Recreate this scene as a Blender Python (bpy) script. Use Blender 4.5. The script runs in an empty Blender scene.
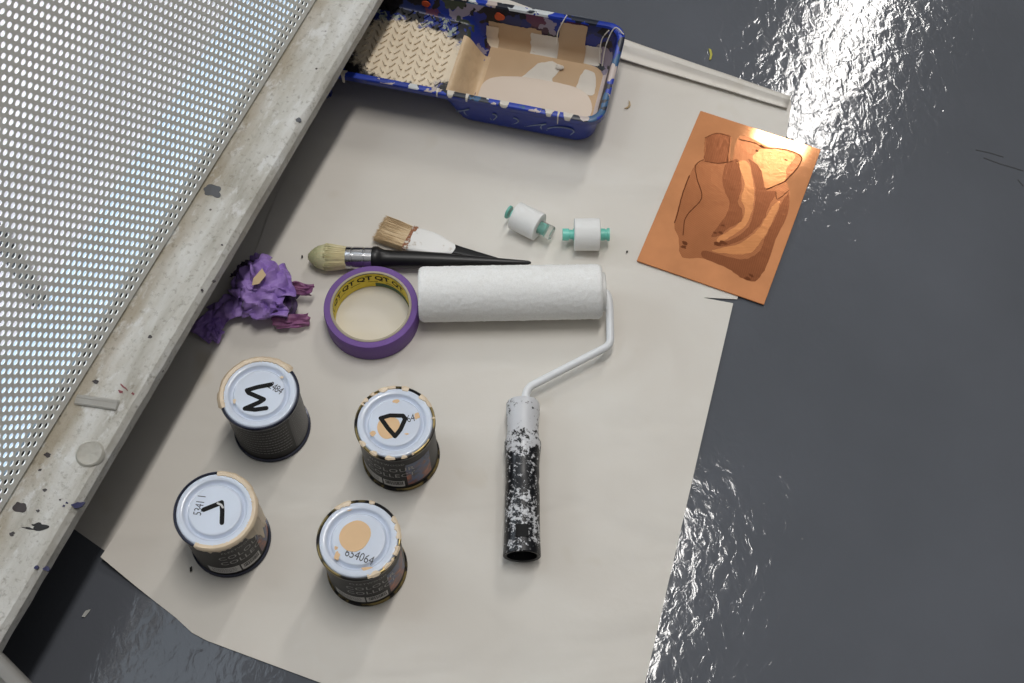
import bpy, bmesh, math, random
from mathutils import Vector, Matrix, noise
random.seed(7)
PI = math.pi
SC = bpy.context.scene
COL = SC.collection

# ------------------------------------------------------------------ camera
F_PX, TH, RO, H = 1347.0, math.radians(27.99), math.radians(-0.56), 1.184
CX, CY = 512.0, 341.5
fw = Vector((0, math.sin(TH), -math.cos(TH)))
up = Vector((0, math.cos(TH), math.sin(TH)))
rt = Vector((1, 0, 0))
R_ = math.cos(RO) * rt + math.sin(RO) * up
U_ = -math.sin(RO) * rt + math.cos(RO) * up
cam = bpy.data.cameras.new('camera')
camo = bpy.data.objects.new('camera', cam)
COL.objects.link(camo)
cam.sensor_width = 36.0
cam.lens = F_PX / 1024 * 36.0
cam.clip_start = 0.02
M = Matrix.Identity(4)
for i in range(3):
    M[i][0] = R_[i]; M[i][1] = U_[i]; M[i][2] = -fw[i]
M[2][3] = H
camo.matrix_world = M
SC.camera = camo


def W(x, y, z=0.0):
    """point of the place at height z that was measured at (x, y) of the photograph"""
    d = fw + R_ * ((x - CX) / F_PX) - U_ * ((y - CY) / F_PX)
    t = (z - H) / d.z
    return Vector((0, 0, H)) + d * t


# ------------------------------------------------------------------ helpers
def lin(c):
    return tuple(((v / 255) / 12.92 if v / 255 <= 0.04045 else ((v / 255 + 0.055) / 1.055) ** 2.4) for v in c[:3]) + (1.0,)


class NT:
    def __init__(self, name):
        self.m = bpy.data.materials.new(name)
        self.m.use_nodes = True
        self.t = self.m.node_tree
        self.b = self.t.nodes['Principled BSDF']

    def n(self, kind, **kw):
        nd = self.t.nodes.new(kind)
        for k, v in kw.items():
            if k in nd.inputs:
                nd.inputs[k].default_value = v
            else:
                setattr(nd, k, v)
        return nd

    def l(self, a, b):
        self.t.links.new(a, b)

    def coord(self, scale=(1, 1, 1), rot=(0, 0, 0), obj=True):
        tc = self.n('ShaderNodeTexCoord')
        mp = self.n('ShaderNodeMapping')
        mp.inputs['Scale'].default_value = scale
        mp.inputs['Rotation'].default_value = rot
        self.l(tc.outputs['Object' if obj else 'Generated'], mp.inputs['Vector'])
        return mp.outputs['Vector']

    def noise(self, vec, scale, detail=3, rough=0.5, dist=0.0):
        nd = self.n('ShaderNodeTexNoise')
        nd.inputs['Scale'].default_value = scale
        nd.inputs['Detail'].default_value = detail
        nd.inputs['Roughness'].default_value = rough
        nd.inputs['Distortion'].default_value = dist
        self.l(vec, nd.inputs['Vector'])
        return nd.outputs['Fac']

    def voro(self, vec, scale, out='Color', feature='F1', rnd=1.0):
        nd = self.n('ShaderNodeTexVoronoi', feature=feature)
        nd.inputs['Scale'].default_value = scale
        nd.inputs['Randomness'].default_value = rnd
        self.l(vec, nd.inputs['Vector'])
        return nd.outputs[out]

    def ramp(self, fac, stops, const=False):
        nd = self.n('ShaderNodeValToRGB')
        cr = nd.color_ramp
        if const:
            cr.interpolation = 'CONSTANT'
        while len(cr.elements) < len(stops):
            cr.elements.new(0.5)
        for el, (p, c) in zip(cr.elements, stops):
            el.position = p
            el.color = c if len(c) == 4 else lin(c)
        self.l(fac, nd.inputs['Fac'])
        return nd.outputs['Color']

    def mix(self, fac, a, b):
        nd = self.n('ShaderNodeMix', data_type='RGBA')
        if isinstance(fac, (int, float)):
            nd.inputs[0].default_value = fac
        else:
            self.l(fac, nd.inputs[0])
        for s, v in ((6, a), (7, b)):
            if isinstance(v, tuple):
                nd.inputs[s].default_value = v if len(v) == 4 else lin(v)
            else:
                self.l(v, nd.inputs[s])
        return nd.outputs[2]

    def bump(self, h, dist, strength=1.0):
        nd = self.n('ShaderNodeBump')
        nd.inputs['Distance'].default_value = dist
        nd.inputs['Strength'].default_value = strength
        self.l(h, nd.inputs['Height'])
        self.l(nd.outputs['Normal'], self.b.inputs['Normal'])

    def set(self, col=None, rough=None, metal=None, spec=None, coat=None, trans=None, ior=None, sss=None):
        b = self.b
        if col is not None:
            if isinstance(col, tuple):
                b.inputs['Base Color'].default_value = col if len(col) == 4 else lin(col)
            else:
                self.l(col, b.inputs['Base Color'])
        for v, k in ((rough, 'Roughness'), (metal, 'Metallic'), (spec, 'Specular IOR Level'), (coat, 'Coat Weight'),
                     (trans, 'Transmission Weight'), (ior, 'IOR')):
            if v is not None:
                if isinstance(v, (int, float)):
                    b.inputs[k].default_value = v
                else:
                    self.l(v, b.inputs[k])
        return self.m


BW = lambda v: (v, v, v, 1.0)


def simple(name, col, rough=0.5, metal=0.0, bump=None, vary=0.0, vscale=60, coat=None, spec=None):
    t = NT(name)
    v = t.coord()
    c = lin(col)
    if vary:
        dark = tuple(x * (1 - vary) for x in c[:3]) + (1,)
        lite = tuple(min(1, x * (1 + vary)) for x in c[:3]) + (1,)
        c = t.ramp(t.noise(v, vscale, 4), [(0.3, dark), (0.7, lite)])
    t.set(c, rough, metal, coat=coat, spec=spec)
    if bump:
        t.bump(t.noise(v, bump[0], 4), bump[1], bump[2] if len(bump) > 2 else 1.0)
    return t.m


def obj(name, bm, mat, parent=None, smooth=True, angle=None):
    me = bpy.data.meshes.new(name)
    bmesh.ops.recalc_face_normals(bm, faces=bm.faces[:])
    bm.to_mesh(me)
    bm.free()
    for m in (mat if isinstance(mat, (list, tuple)) else [mat]):
        me.materials.append(m)
    if smooth:
        for p in me.polygons:
            p.use_smooth = True
        me.set_sharp_from_angle(angle=math.radians(angle or 40))
    o = bpy.data.objects.new(name, me)
    COL.objects.link(o)
    if parent:
        o.parent = parent
    return o


def thing(name, label, cat, loc=(0, 0, 0), rz=0.0, group=None):
    o = bpy.data.objects.new(name, None)
    o.empty_display_size = 0.02
    COL.objects.link(o)
    o.location = loc
    o.rotation_euler = (0, 0, rz)
    return tag(o, label, cat, group)


def tag(o, label, cat=None, group=None):
    o['label'] = label
    if cat:
        o['category'] = cat
    if group:
        o['group'] = group
    return o


def loc_of(root, p):
    """world point -> the root's own coordinates"""
    m = Matrix.Translation(root.location) @ root.rotation_euler.to_matrix().to_4x4()
    return m.inverted() @ Vector(p)


def lathe(bm, prof, n=64, cap0=False, cap1=False, mat=0):
    rings = []
    for r, z in prof:
        rings.append([bm.verts.new((r * math.cos(2 * PI * k / n), r * math.sin(2 * PI * k / n), z)) for k in range(n)])
    for a, b in zip(rings, rings[1:]):
        for k in range(n):
            f = bm.faces.new((a[k], a[(k + 1) % n], b[(k + 1) % n], b[k]))
            f.material_index = mat
    if cap0:
        bm.faces.new(rings[0][::-1])
    if cap1:
        bm.faces.new(rings[-1])
    return rings


def frame_of(d):
    d = d.normalized()
    a = Vector((0, 0, 1)) if abs(d.z) < 0.9 else Vector((1, 0, 0))
    x = d.cross(a).normalized()
    return x, d.cross(x).normalized() * -1


def tube(bm, pts, rad, n=12, caps=True, flat=1.0):
    """tube through pts; rad a number or list; flat squashes the vertical of the section"""
    pts = [Vector(p) for p in pts]
    rings = []
    for i, p in enumerate(pts):
        d = (pts[min(i + 1, len(pts) - 1)] - pts[max(i - 1, 0)])
        x, y = frame_of(d)
        r = rad[i] if isinstance(rad, (list, tuple)) else rad
        rings.append([bm.verts.new(p + x * (r * math.cos(2 * PI * k / n)) + y * (r * flat * math.sin(2 * PI * k / n))) for k in range(n)])
    for a, b in zip(rings, rings[1:]):
        for k in range(n):
            bm.faces.new((a[k], a[(k + 1) % n], b[(k + 1) % n], b[k]))
    if caps:
        bm.faces.new(rings[0][::-1])
        bm.faces.new(rings[-1])
    return rings


def smooth_path(pts, n=6):
    pts = [Vector(p) for p in pts]
    out = []
    for i in range(len(pts) - 1):
        p0 = pts[max(i - 1, 0)]; p1 = pts[i]; p2 = pts[i + 1]; p3 = pts[min(i + 2, len(pts) - 1)]
        for k in range(n):
            t = k / n
            out.append(0.5 * ((2 * p1) + (p2 - p0) * t + (2 * p0 - 5 * p1 + 4 * p2 - p3) * t * t + (3 * p1 - p0 - 3 * p2 + p3) * t ** 3))
    out.append(pts[-1])
    return out


def round_corners(pts, r, n=6):
    pts = [Vector(p) for p in pts]
    out = [pts[0]]
    for i in range(1, len(pts) - 1):
        a = pts[i] + (pts[i - 1] - pts[i]).normalized() * r
        b = pts[i] + (pts[i + 1] - pts[i]).normalized() * r
        for k in range(n + 1):
            t = k / n
            out.append(a * (1 - t) ** 2 + pts[i] * 2 * t * (1 - t) + b * t * t)
    out.append(pts[-1])
    return out


def prism(bm, pts2, z0, z1, mat=0):
    """closed outline (x, y) extruded between z0 and z1"""
    lo = [bm.verts.new((p[0], p[1], z0)) for p in pts2]
    hi = [bm.verts.new((p[0], p[1], z1)) for p in pts2]
    n = len(lo)
    fs = [bm.faces.new(lo[::-1]), bm.faces.new(hi)]
    for k in range(n):
        fs.append(bm.faces.new((lo[k], lo[(k + 1) % n], hi[(k + 1) % n], hi[k])))
    for f in fs:
        f.material_index = mat
    return fs


def box(bm, c, s, m=None):
    r = bmesh.ops.create_cube(bm, size=1.0)
    for v in r['verts']:
        v.co = Vector((v.co.x * s[0], v.co.y * s[1], v.co.z * s[2]))
        if m:
            v.co = m @ v.co
        v.co += Vector(c)
    return r['verts']


def blob_outline(cx, cy, rx, ry, seed, n=28, amp=0.25, rot=0.0):
    o = []
    for k in range(n):
        a = 2 * PI * k / n
        q = 1 + amp * noise.noise(Vector((math.cos(a) * 1.3, math.sin(a) * 1.3, seed * 3.7))) * 2
        x, y = rx * q * math.cos(a), ry * q * math.sin(a)
        o.append((cx + x * math.cos(rot) - y * math.sin(rot), cy + x * math.sin(rot) + y * math.cos(rot)))
    return o


def stroke(bm, pts, w, z0, z1):
    """marker stroke of width w along (x, y) pts, flat on a plane"""
    pts = [Vector((p[0], p[1], 0)) for p in pts]
    for a, b in zip(pts, pts[1:]):
        d = (b - a).normalized()
        n = Vector((-d.y, d.x, 0))
        o = []
        for k in range(7):
            t = PI / 2 + PI * k / 6
            o.append(a + d * (math.cos(t) * w / 2) + n * (math.sin(t) * w / 2))
        for k in range(7):
            t = -PI / 2 + PI * k / 6
            o.append(b + d * (math.cos(t) * w / 2) + n * (math.sin(t) * w / 2))
        prism(bm, o, z0, z1)
        z1 += 0.000004


def text_mesh(s, size, extrude=0.0, spacing=1.0, bold=0.0):
    cu = bpy.data.curves.new('lettering', 'FONT')
    cu.body = s
    cu.size = size
    cu.align_x = 'CENTER'
    cu.align_y = 'CENTER'
    cu.extrude = extrude
    cu.offset = bold * size
    cu.space_character = spacing
    cu.resolution_u = 2
    to = bpy.data.objects.new('lettering', cu)
    COL.objects.link(to)
    dg = bpy.context.evaluated_depsgraph_get()
    me = bpy.data.meshes.new_from_object(to.evaluated_get(dg))
    bpy.data.objects.remove(to)
    bpy.data.curves.remove(cu)
    return me


def text_on(name, s, size, mat, parent, fn, spacing=1.0, sx=1.0, bold=0.0):
    """lettering whose flat points (u, v) are carried to fn(u, v)"""
    me = text_mesh(s, size, spacing=spacing, bold=bold)
    me.materials.clear()
    me.materials.append(mat)
    for v in me.vertices:
        v.co = Vector(fn(v.co.x * sx, v.co.y))
    me.name = name
    o = bpy.data.objects.new(name, me)
    COL.objects.link(o)
    o.parent = parent
    return o


# ------------------------------------------------------------------ materials
def mat_floor():
    t = NT('floor_paint')
    v = t.coord((1, 1, 1), (0, 0, math.radians(20)))
    vs = t.coord((1.45, 1.0, 1.0), (0, 0, math.radians(-20)))
    big = t.noise(v, 3.0, 4, 0.55)
    c = t.ramp(big, [(0.3, (86, 89, 95)), (0.7, (96, 99, 106))])
    spk = t.voro(v, 26, 'Distance')
    sz = t.noise(v, 9, 1)
    th = t.n('ShaderNodeMath', operation='LESS_THAN')
    t.l(spk, th.inputs[0])
    ml = t.n('ShaderNodeMath', operation='MULTIPLY_ADD')
    t.l(sz, ml.inputs[0]); ml.inputs[1].default_value = 0.16; ml.inputs[2].default_value = -0.060
    t.l(ml.outputs[0], th.inputs[1])
    c = t.mix(th.outputs[0], c, (112, 114, 116))
    h1 = t.noise(vs, 62, 3, 0.5, 0.7)
    h2 = t.noise(v, 17, 2, 0.5)
    ad = t.n('ShaderNodeMath', operation='MULTIPLY_ADD')
    t.l(h2, ad.inputs[0]); ad.inputs[1].default_value = 1.6
    t.l(h1, ad.inputs[2])
    t.set(c, 0.075, spec=0.36)
    t.bump(ad.outputs[0], 0.00036, 1.0)
    return t.m


def mat_paper():
    t = NT('lining_paper')
    v = t.coord()
    c = t.ramp(t.noise(v, 5, 3), [(0.3, (218, 212, 203)), (0.7, (224, 220, 212))])
    st = t.noise(v, 14, 2, 0.5)
    f = t.ramp(st, [(0.66, BW(0)), (0.76, BW(0.5))])
    c = t.mix(f, c, (203, 192, 172))
    t.set(c, 0.62, spec=0.25)
    w = t.noise(t.coord((1, 1.7, 1), (0, 0, 0.4)), 6.5, 2, 0.45, 0.6)
    g = t.noise(v, 120, 2)
    ad = t.n('ShaderNodeMath', operation='MULTIPLY_ADD')
    t.l(g, ad.inputs[0]); ad.inputs[1].default_value = 0.012
    t.l(w, ad.inputs[2])
    t.bump(ad.outputs[0], 0.014, 0.7)
    return t.m


def mat_ledge():
    t = NT('dirty_white_paint')
    # local x runs along the ledge, y across it
    v = t.coord()
    vl = t.coord((1.0, 4.5, 1.0))
    base = t.ramp(t.noise(vl, 9, 5, 0.6), [(0.28, (158, 153, 141)), (0.48, (194, 192, 185)), (0.70, (216, 216, 213))])
    sep = t.n('ShaderNodeSeparateXYZ')
    tc = t.n('ShaderNodeTexCoord')
    t.l(tc.outputs['Object'], sep.inputs[0])
    nz = t.noise(t.coord((1, 1.4, 1)), 24, 4, 0.6)
    ad = t.n('ShaderNodeMath', operation='MULTIPLY_ADD')
    t.l(nz, ad.inputs[0]); ad.inputs[1].default_value = 0.06
    t.l(sep.outputs['Y'], ad.inputs[2])
    grime = t.ramp(ad.outputs[0], [(0.058, BW(0)), (0.088, BW(0.62))])
    c = t.mix(grime, base, (158, 144, 118))
    wh = t.ramp(t.noise(t.coord((1.6, 3.2, 1), (0, 0, 0.35)), 20, 5, 0.65), [(0.56, BW(0)), (0.66, BW(0.85))])
    c = t.mix(wh, c, (214, 214, 212))
    fine = t.ramp(t.noise(v, 190, 3, 0.7), [(0.55, BW(0)), (0.70, BW(0.5))])
    c = t.mix(fine, c, (120, 114, 100))
    sp = t.voro(v, 70, 'Distance')
    spf = t.ramp(sp, [(0.07, BW(1)), (0.10, BW(0))])
    gate = t.ramp(t.noise(v, 16, 2), [(0.5, BW(0)), (0.58, BW(1))])
    mu = t.n('ShaderNodeMix', data_type='RGBA', blend_type='MULTIPLY')
    mu.inputs[0].default_value = 1
    t.l(spf, mu.inputs[6]); t.l(gate, mu.inputs[7])
    c = t.mix(mu.outputs[2], c, (70, 62, 58))
    t.set(c, 0.5, spec=0.35)
    t.bump(t.noise(v, 80, 5, 0.65), 0.0022, 0.8)
    return t.m


def splatter(name, base, cols, scale=38, cover=0.5, rough=0.35, warp=0.35):
    """paint splashes of several colours over a base"""
    t = NT(name)
    v = t.coord()
    nv = t.n('ShaderNodeTexNoise')
    nv.inputs['Scale'].default_value = scale * 1.3
    nv.inputs['Detail'].default_value = 3
    t.l(v, nv.inputs['Vector'])
    mx = t.n('ShaderNodeVectorMath', operation='MULTIPLY_ADD')
    t.l(nv.outputs['Color'], mx.inputs[0])
    mx.inputs[1].default_value = (warp / scale * 2,) * 3
    t.l(v, mx.inputs[2])
    cell = t.voro(mx.outputs[0], scale, 'Color')
    sp = t.n('ShaderNodeSeparateColor')
    t.l(cell, sp.inputs[0])
    n = len(cols)
    st = [(0.0, lin(base))] + [(1 - cover + cover * i / n, lin(c)) for i, c in enumerate(cols)]
    c = t.ramp(sp.outputs[0], st, const=True)
    t.set(c, rough)
    t.bump(sp.outputs[0], 0.0006, 0.5)
    return t.m


def mat_flecked(name, base, fleck, scale, lo, hi, axis=None, rough=0.4):
    """base covered by ragged flecks of dried paint, denser towards +axis"""
    t = NT(name)
    v = t.coord()
    n1 = t.noise(v, scale, 6, 0.72)
    src = n1
    if axis:
        tc = t.n('ShaderNodeTexCoord')
        sep = t.n('ShaderNodeSeparateXYZ')
        t.l(tc.outputs['Object'], sep.inputs[0])
        ad = t.n('ShaderNodeMath', operation='MULTIPLY_ADD')
        t.l(sep.outputs[axis[0]], ad.inputs[0]); ad.inputs[1].default_value = axis[1]
        t.l(n1, ad.inputs[2])
        src = ad.outputs[0]
    f = t.ramp(src, [(lo, BW(0)), (hi, BW(1))])
    t.set(t.mix(f, lin(base), lin(fleck)), rough)
    t.bump(f, 0.0004, 0.6)
    return t.m


M_FLOOR = mat_floor()
M_PAPER = mat_paper()
M_LEDGE = mat_ledge()
M_PERF = simple('perforated_grey_paint', (238, 238, 233), 0.42, vary=0.04, vscale=20)
M_PLINTH = simple('dark_plinth', (52, 52, 54), 0.7, vary=0.1)
M_BLUEWHITE = simple('pale_blue_white_laminate', (206, 226, 246), 0.35)
M_PINKWHITE = simple('pinkish_white_card', (222, 212, 214), 0.6)
M_RAIL = simple('grey_rail', (140, 138, 134), 0.45, vary=0.06, vscale=30)
M_BLACK = simple('black_ink', (10, 10, 11), 0.6, spec=0.2)
M_INK = simple('grey_print_ink', (60, 62, 70), 0.5)
M_CREAM = simple('dried_cream_paint', (226, 206, 178), 0.4, bump=(160, 0.0006), vary=0.05)
M_PEACH = simple('peach_paint', (222, 184, 138), 0.45, vary=0.03)
M_LID = simple('white_enamelled_lid', (212, 220, 234), 0.22, coat=0.3)
M_BODY = simple('black_printed_tin', (20, 18, 19), 0.4, vary=0.15, vscale=40, spec=0.16)
def m_gold():
    t = NT('gold_lacquered_tin')
    c = t.ramp(t.noise(t.coord(), 70, 3), [(0.44, (24, 22, 22)), (0.54, (128, 112, 70))])
    return t.set(c, 0.3, 0.7)


M_GOLD = m_gold()
M_NAVY = simple('navy_stained_tin_rim', (34, 38, 58), 0.25, 0.3)
M_LABELW = simple('white_label_print', (196, 194, 192), 0.4)
M_LABELG = simple('grey_label_print', (172, 170, 168), 0.4)
M_TAPE = simple('purple_masking_tape', (112, 76, 150), 0.55, bump=(400, 0.0003), vary=0.06, vscale=30)
M_CARD = simple('grey_brown_cardboard', (176, 166, 146), 0.7, vary=0.06)
M_YELLOW = simple('yellow_core_print', (226, 204, 62), 0.5)
M_GREEN = simple('dark_green_core_print', (74, 104, 78), 0.6)
M_STEEL = NT('polished_ferrule_steel').set((200, 200, 202), 0.2, 1.0)
M_HANDLE = simple('black_lacquer', (16, 16, 17), 0.22, coat=0.4)
M_TEAL = simple('teal_plastic', (118, 206, 190), 0.35)
M_MINI = simple('white_foam_roll', (236, 236, 234), 0.75, bump=(900, 0.0003))
M_WIREWHITE = simple('white_coated_wire', (232, 234, 236), 0.4, bump=(300, 0.0003), vary=0.03)
M_WHITEPAINT = mat_flecked('thick_white_paint', (206, 196, 184), (240, 239, 236), 90, 0.3, 0.42)


def m_clear():
    t = NT('clear_plastic')
    t.set((236, 240, 238), 0.18, trans=0.9, ior=1.25)
    return t.m


M_CLEAR = m_clear()

# ------------------------------------------------------------------ floor
bm = bmesh.new()
bmesh.ops.create_grid(bm, x_segments=2, y_segments=2, size=3.0)
floor = obj('floor', bm, M_FLOOR, smooth=False)
floor.location = (0, 0.6, 0)
floor['kind'] = 'structure'
bm = bmesh.new()
for pts in ([(976, 150), (990, 153), (1003, 157)], [(984, 158), (1000, 164), (1014, 168), (1023, 171)], [(1018, 180), (1023, 186)]):
    q = [W(*p) - floor.location for p in pts]
    stroke(bm, [(p.x, p.y) for p in q], 0.0011, 0.0, 0.0003)
obj('scratch', bm, simple('dark_scratch', (44, 45, 48), 0.6), floor, smooth=False)


# ------------------------------------------------------------------ paper sheets
def sheet(name, outline, z, mat, label, step=0.02, amp=0.0006, fn=None, thick=0.0003):
    bm = bmesh.new()
    vs = [bm.verts.new((p.x, p.y, 0)) for p in outline]
    bm.faces.new(vs)
    xs = [p.x for p in outline]; ys = [p.y for p in outline]
    k = math.floor(min(xs) / step) + 1
    while k * step < max(xs):
        bmesh.ops.bisect_plane(bm, geom=bm.verts[:] + bm.edges[:] + bm.faces[:], plane_co=(k * step, 0, 0), plane_no=(1, 0, 0))
        k += 1
    k = math.floor(min(ys) / step) + 1
    while k * step < max(ys):
        bmesh.ops.bisect_plane(bm, geom=bm.verts[:] + bm.edges[:] + bm.faces[:], plane_co=(0, k * step, 0), plane_no=(0, 1, 0))
        k += 1
    for v in bm.verts:
        v.co.z = z + amp * (noise.noise(Vector((v.co.x * 9, v.co.y * 9, z * 900))) + 0.2)
        if fn:
            v.co.z += fn(v.co)
    low = bm.verts[:]
    r = bmesh.ops.extrude_face_region(bm, geom=bm.faces[:])
    for g in r['geom']:
        if isinstance(g, bmesh.types.BMVert):
            g.co.z += thick
    o = obj(name, bm, mat)
    tag(o, label, 'paper')
    return o


sheet('paper_sheet', [W(*p) for p in [(40, 505), (105, 551), (300, 420), (420, 120), (420, -30), (300, -30)]], 0.0003,
      M_PAPER, 'off-white paper underlayer showing in the shade under the bench edge', amp=0.0002)


def main_curl(co):
    # lower-left corner and the left edge stand a little off the floor
    c = W(103, 560)
    d = (Vector((co.x, co.y, 0)) - c).length
    lift = 0.006 * max(0.0, 1 - d / 0.09) ** 2
    a_, b_ = W(277, 195), W(136, 506)
    u = (b_ - a_).normalized()
    dd = abs((Vector((co.x, co.y, 0)) - a_).dot(Vector((-u.y, u.x, 0))))
    if (Vector((co.x, co.y, 0)) - a_).dot(u) < 0.01:
        return lift
    return lift + 0.0013 * max(0.0, 1 - dd / 0.022) ** 1.5


main_pts = [(350, 55), (316, 118), (277, 195), (259, 244), (228, 316), (196, 385), (166, 446), (136, 506), (103, 560),
            (140, 590), (176, 618), (192, 633), (207, 641), (320, 683), (622, 795), (645, 683), (690, 490), (733, 304),
            (704, 298.6), (704, 298.3), (737, 300), (766, 200), (786, 137), (791, 106), (790, 99), (742, 82), (620, 41), (540, 12), (430, -28)]
paper = sheet('paper_sheet', [W(*p) for p in main_pts], 0.0012, M_PAPER,
              'large off-white protective paper sheet under the cans, tools and copper plate', amp=0.0004, fn=main_curl)

# turned-back far edge of the sheet (one piece with it)
bm = bmesh.new()
prof = [(0.0, 0.0026), (0.10, 0.0060), (0.25, 0.0086), (0.40, 0.0080), (0.52, 0.0040), (0.62, 0.0022), (0.84, 0.0022), (0.93, 0.0040), (1.0, 0.0072)]
A0, A1 = W(592, 31), W(790, 99)
B0, B1 = W(592, 55), W(786, 112)
rows = []
for i in range(31):
    t = i / 30
    a = A0.lerp(A1, t); b = B0.lerp(B1, t)
    wv = 1 + 0.15 * noise.noise(Vector((t * 5, 0, 0)))
    rows.append([bm.verts.new((a.lerp(b, u).x, a.lerp(b, u).y, 0.001 + zz * wv * (1.0 - 0.25 * t))) for u, zz in prof])
for a, b in zip(rows, rows[1:]):
    for k in range(len(prof) - 1):
        bm.faces.new((a[k], a[k + 1], b[k + 1], b[k]))
fl = obj('folded_edge', bm, M_PAPER, paper)
so = fl.modifiers.new('thickness', 'SOLIDIFY'); so.thickness = 0.0012; so.offset = 1

# ------------------------------------------------------------------ bench with perforated panel
eb = Vector((0.382, 0.924, 0)).normalized()
nb = Vector((-eb.y, eb.x, 0))
HB = 0.12
edge0 = W(190.5, 327.5, HB - 0.014)
rzb = math.atan2(eb.y, eb.x)
bench = thing('bench', 'low bench with paint-spattered off-white ledge and grey perforated metal panel', 'bench',
              (edge0.x, edge0.y, 0), rzb)
# local: x along the ledge, +y away from the edge, z up
PANEL_Y = loc_of(bench, W(160, 252, HB + 0.003)).y      # foot of the panel
XA, XB = -0.428, 0.95
bm = bmesh.new()
prof = [(0.0, HB - 0.0165), (0.0, HB - 0.0050), (0.0012, HB - 0.0035), (0.0046, HB - 0.0004), (0.0060, HB), (0.030, HB), (0.058, HB), (PANEL_Y + 0.002, HB),
        (PANEL_Y + 0.002, HB - 0.02), (0.012, HB - 0.02), (0.003, HB - 0.0185)]
rows = []
NS = 90
for i in range(NS + 1):
    x = XA + (XB - XA) * i / NS
    row = []
    for j, (y, z) in enumerate(prof):
        jit = 0.0007 * noise.noise(Vector((x * 60, j * 3.1, 0))) if j in (0, 1, 2, 3) else 0
        row.append(bm.verts.new((x, y + jit, z)))
    rows.append(row)
for a, b in zip(rows, rows[1:]):
    for k in range(len(prof)):
        bm.faces.new((a[k], a[(k + 1) % len(prof)], b[(k + 1) % len(prof)], b[k]))
bm.faces.new(rows[0]); bm.faces.new(rows[-1][::-1])
ledge = obj('ledge', bm, M_LEDGE, bench, angle=22)

# paint spots on the ledge
SPOT = {'grey': simple('grey_paint_drop', (88, 90, 94), 0.45), 'dark': simple('dark_paint_drop', (58, 52, 54), 0.45),
        'black': simple('black_paint_drop', (20, 20, 22), 0.35), 'navy': simple('navy_paint_drop', (26, 26, 74), 0.4),
        'red': simple('dried_red_paint', (128, 62, 68), 0.6), 'lump': simple('old_white_paint_lump', (180, 177, 168), 0.75, bump=(200, 0.001), vary=0.1)}
for x, y, rx, ry, ck, rot, amp, nm in [
        (214, 192, 9, 6, 'grey', 0.3, 0.45, 'grey paint splash'), (298.5, 120, 3.0, 3.0, 'grey', 0, 0.1, 'round grey paint drop'), (20, 507, 6.5, 4.5, 'dark', 0.3, 0.2, 'dark grey paint drop'),
        (38, 526, 7.5, 3.2, 'black', 0.1, 0.4, 'smeared black paint drop'), (29, 528.5, 6, 0.9, 'black', 0.2, 0.4, 'thin black paint tail'), (78, 505, 5.5, 2.8, 'navy', -0.15, 0.3, 'navy paint drop'),
        (46.5, 569, 3.2, 2.2, 'navy', 0.2, 0.2, 'navy paint drop'), (36.5, 567.5, 2.2, 1.8, 'navy', 0, 0.2, 'navy paint drop'),
        (12, 534, 2.6, 1.8, 'dark', 0, 0.3, None), (96, 382, 3.2, 2.0, 'dark', 0.2, 0.2, None), (48, 455, 3.0, 2.4, 'dark', 0, 0.35, None), (150, 337, 2.0, 1.8, 'dark', 0, 0.2, None),
        (125, 388, 7, 0.9, 'red', 0.75, 0.5, 'red paint streak'), (121, 392, 2.6, 1.3, 'red', 0.5, 0.4, 'red paint streak'), (133, 394, 1.6, 1.0, 'red', 0.4, 0.4, None),
        (67, 503, 1.3, 1.0, 'navy', 0, 0.3, None), (64, 506, 1.2, 0.9, 'navy', 0, 0.3, None), (60, 500, 1.0, 0.8, 'dark', 0, 0.3, None),
        (45, 490, 1.8, 1.4, 'dark', 0, 0.3, None), (38, 511, 1.6, 1.3, 'dark', 0, 0.3, None), (40, 470, 1.7, 1.4, 'dark', 0, 0.3, None),
        (222, 245, 1.3, 1.0, 'dark', 0, 0.3, None), (214, 281, 1.4, 1.2, 'dark', 0, 0.3, None), (202, 290, 1.3, 1.1, 'dark', 0, 0.3, None)]:
    c = loc_of(bench, W(x, y, HB))
    s = 1 / 1105.0
    bm = bmesh.new()
    o = blob_outline(0, 0, rx * s, ry * s, x * 0.13 + y, amp=amp)
    a = -rot - rzb
    o = [(c.x + p[0] * math.cos(a) - p[1] * math.sin(a), c.y + p[0] * math.sin(a) + p[1] * math.cos(a)) for p in o]
    prism(bm, o, HB - 0.001, HB + 0.0005)
    so = obj("paint_spot", bm, SPOT[ck], ledge, smooth=False)
    if nm:
        so['label'] = nm + ' on the ledge'
# round ridge of old paint
c = loc_of(bench, W(90, 454, HB))
bm = bmesh.new()
lathe(bm, [(0.0001, 0.0006), (0.006, 0.0010), (0.009, 0.0014), (0.0106, 0.0024), (0.0118, 0.0016), (0.0128, -0.001)], 32)
for v in bm.verts:
    v.co.z += 0.0008 * noise.noise(v.co * 300)
    v.co += Vector((c.x, c.y, HB))
tag(obj('paint_ring', bm, SPOT['lump'], ledge), 'round ridge of old white paint')

# plinth set back below the ledge, with end closed
bm = bmesh.new()
box(bm, ((XA + XB) / 2, 0.27, 0.04475), (XB - XA - 0.08, 0.22, 0.0895))
bmesh.ops.bevel(bm, geom=bm.edges[:], offset=0.004, segments=2, affect='EDGES')
obj('plinth', bm, M_PLINTH, bench)

# perforated panel: oval holes in staggered rows, leaning back
AL = math.radians(77.68)
PA, PBs, PC = 0.0092245, 0.003699, 0.0061064     # pitch along, stagger per row, row spacing
pe0 = loc_of(bench, W(160, 252, HB + 0.003))     # a point of the panel's lower edge
vdir = Vector((0, math.cos(AL), math.sin(AL)))
ndir = Vector((0, -math.sin(AL), math.cos(AL)))


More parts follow.
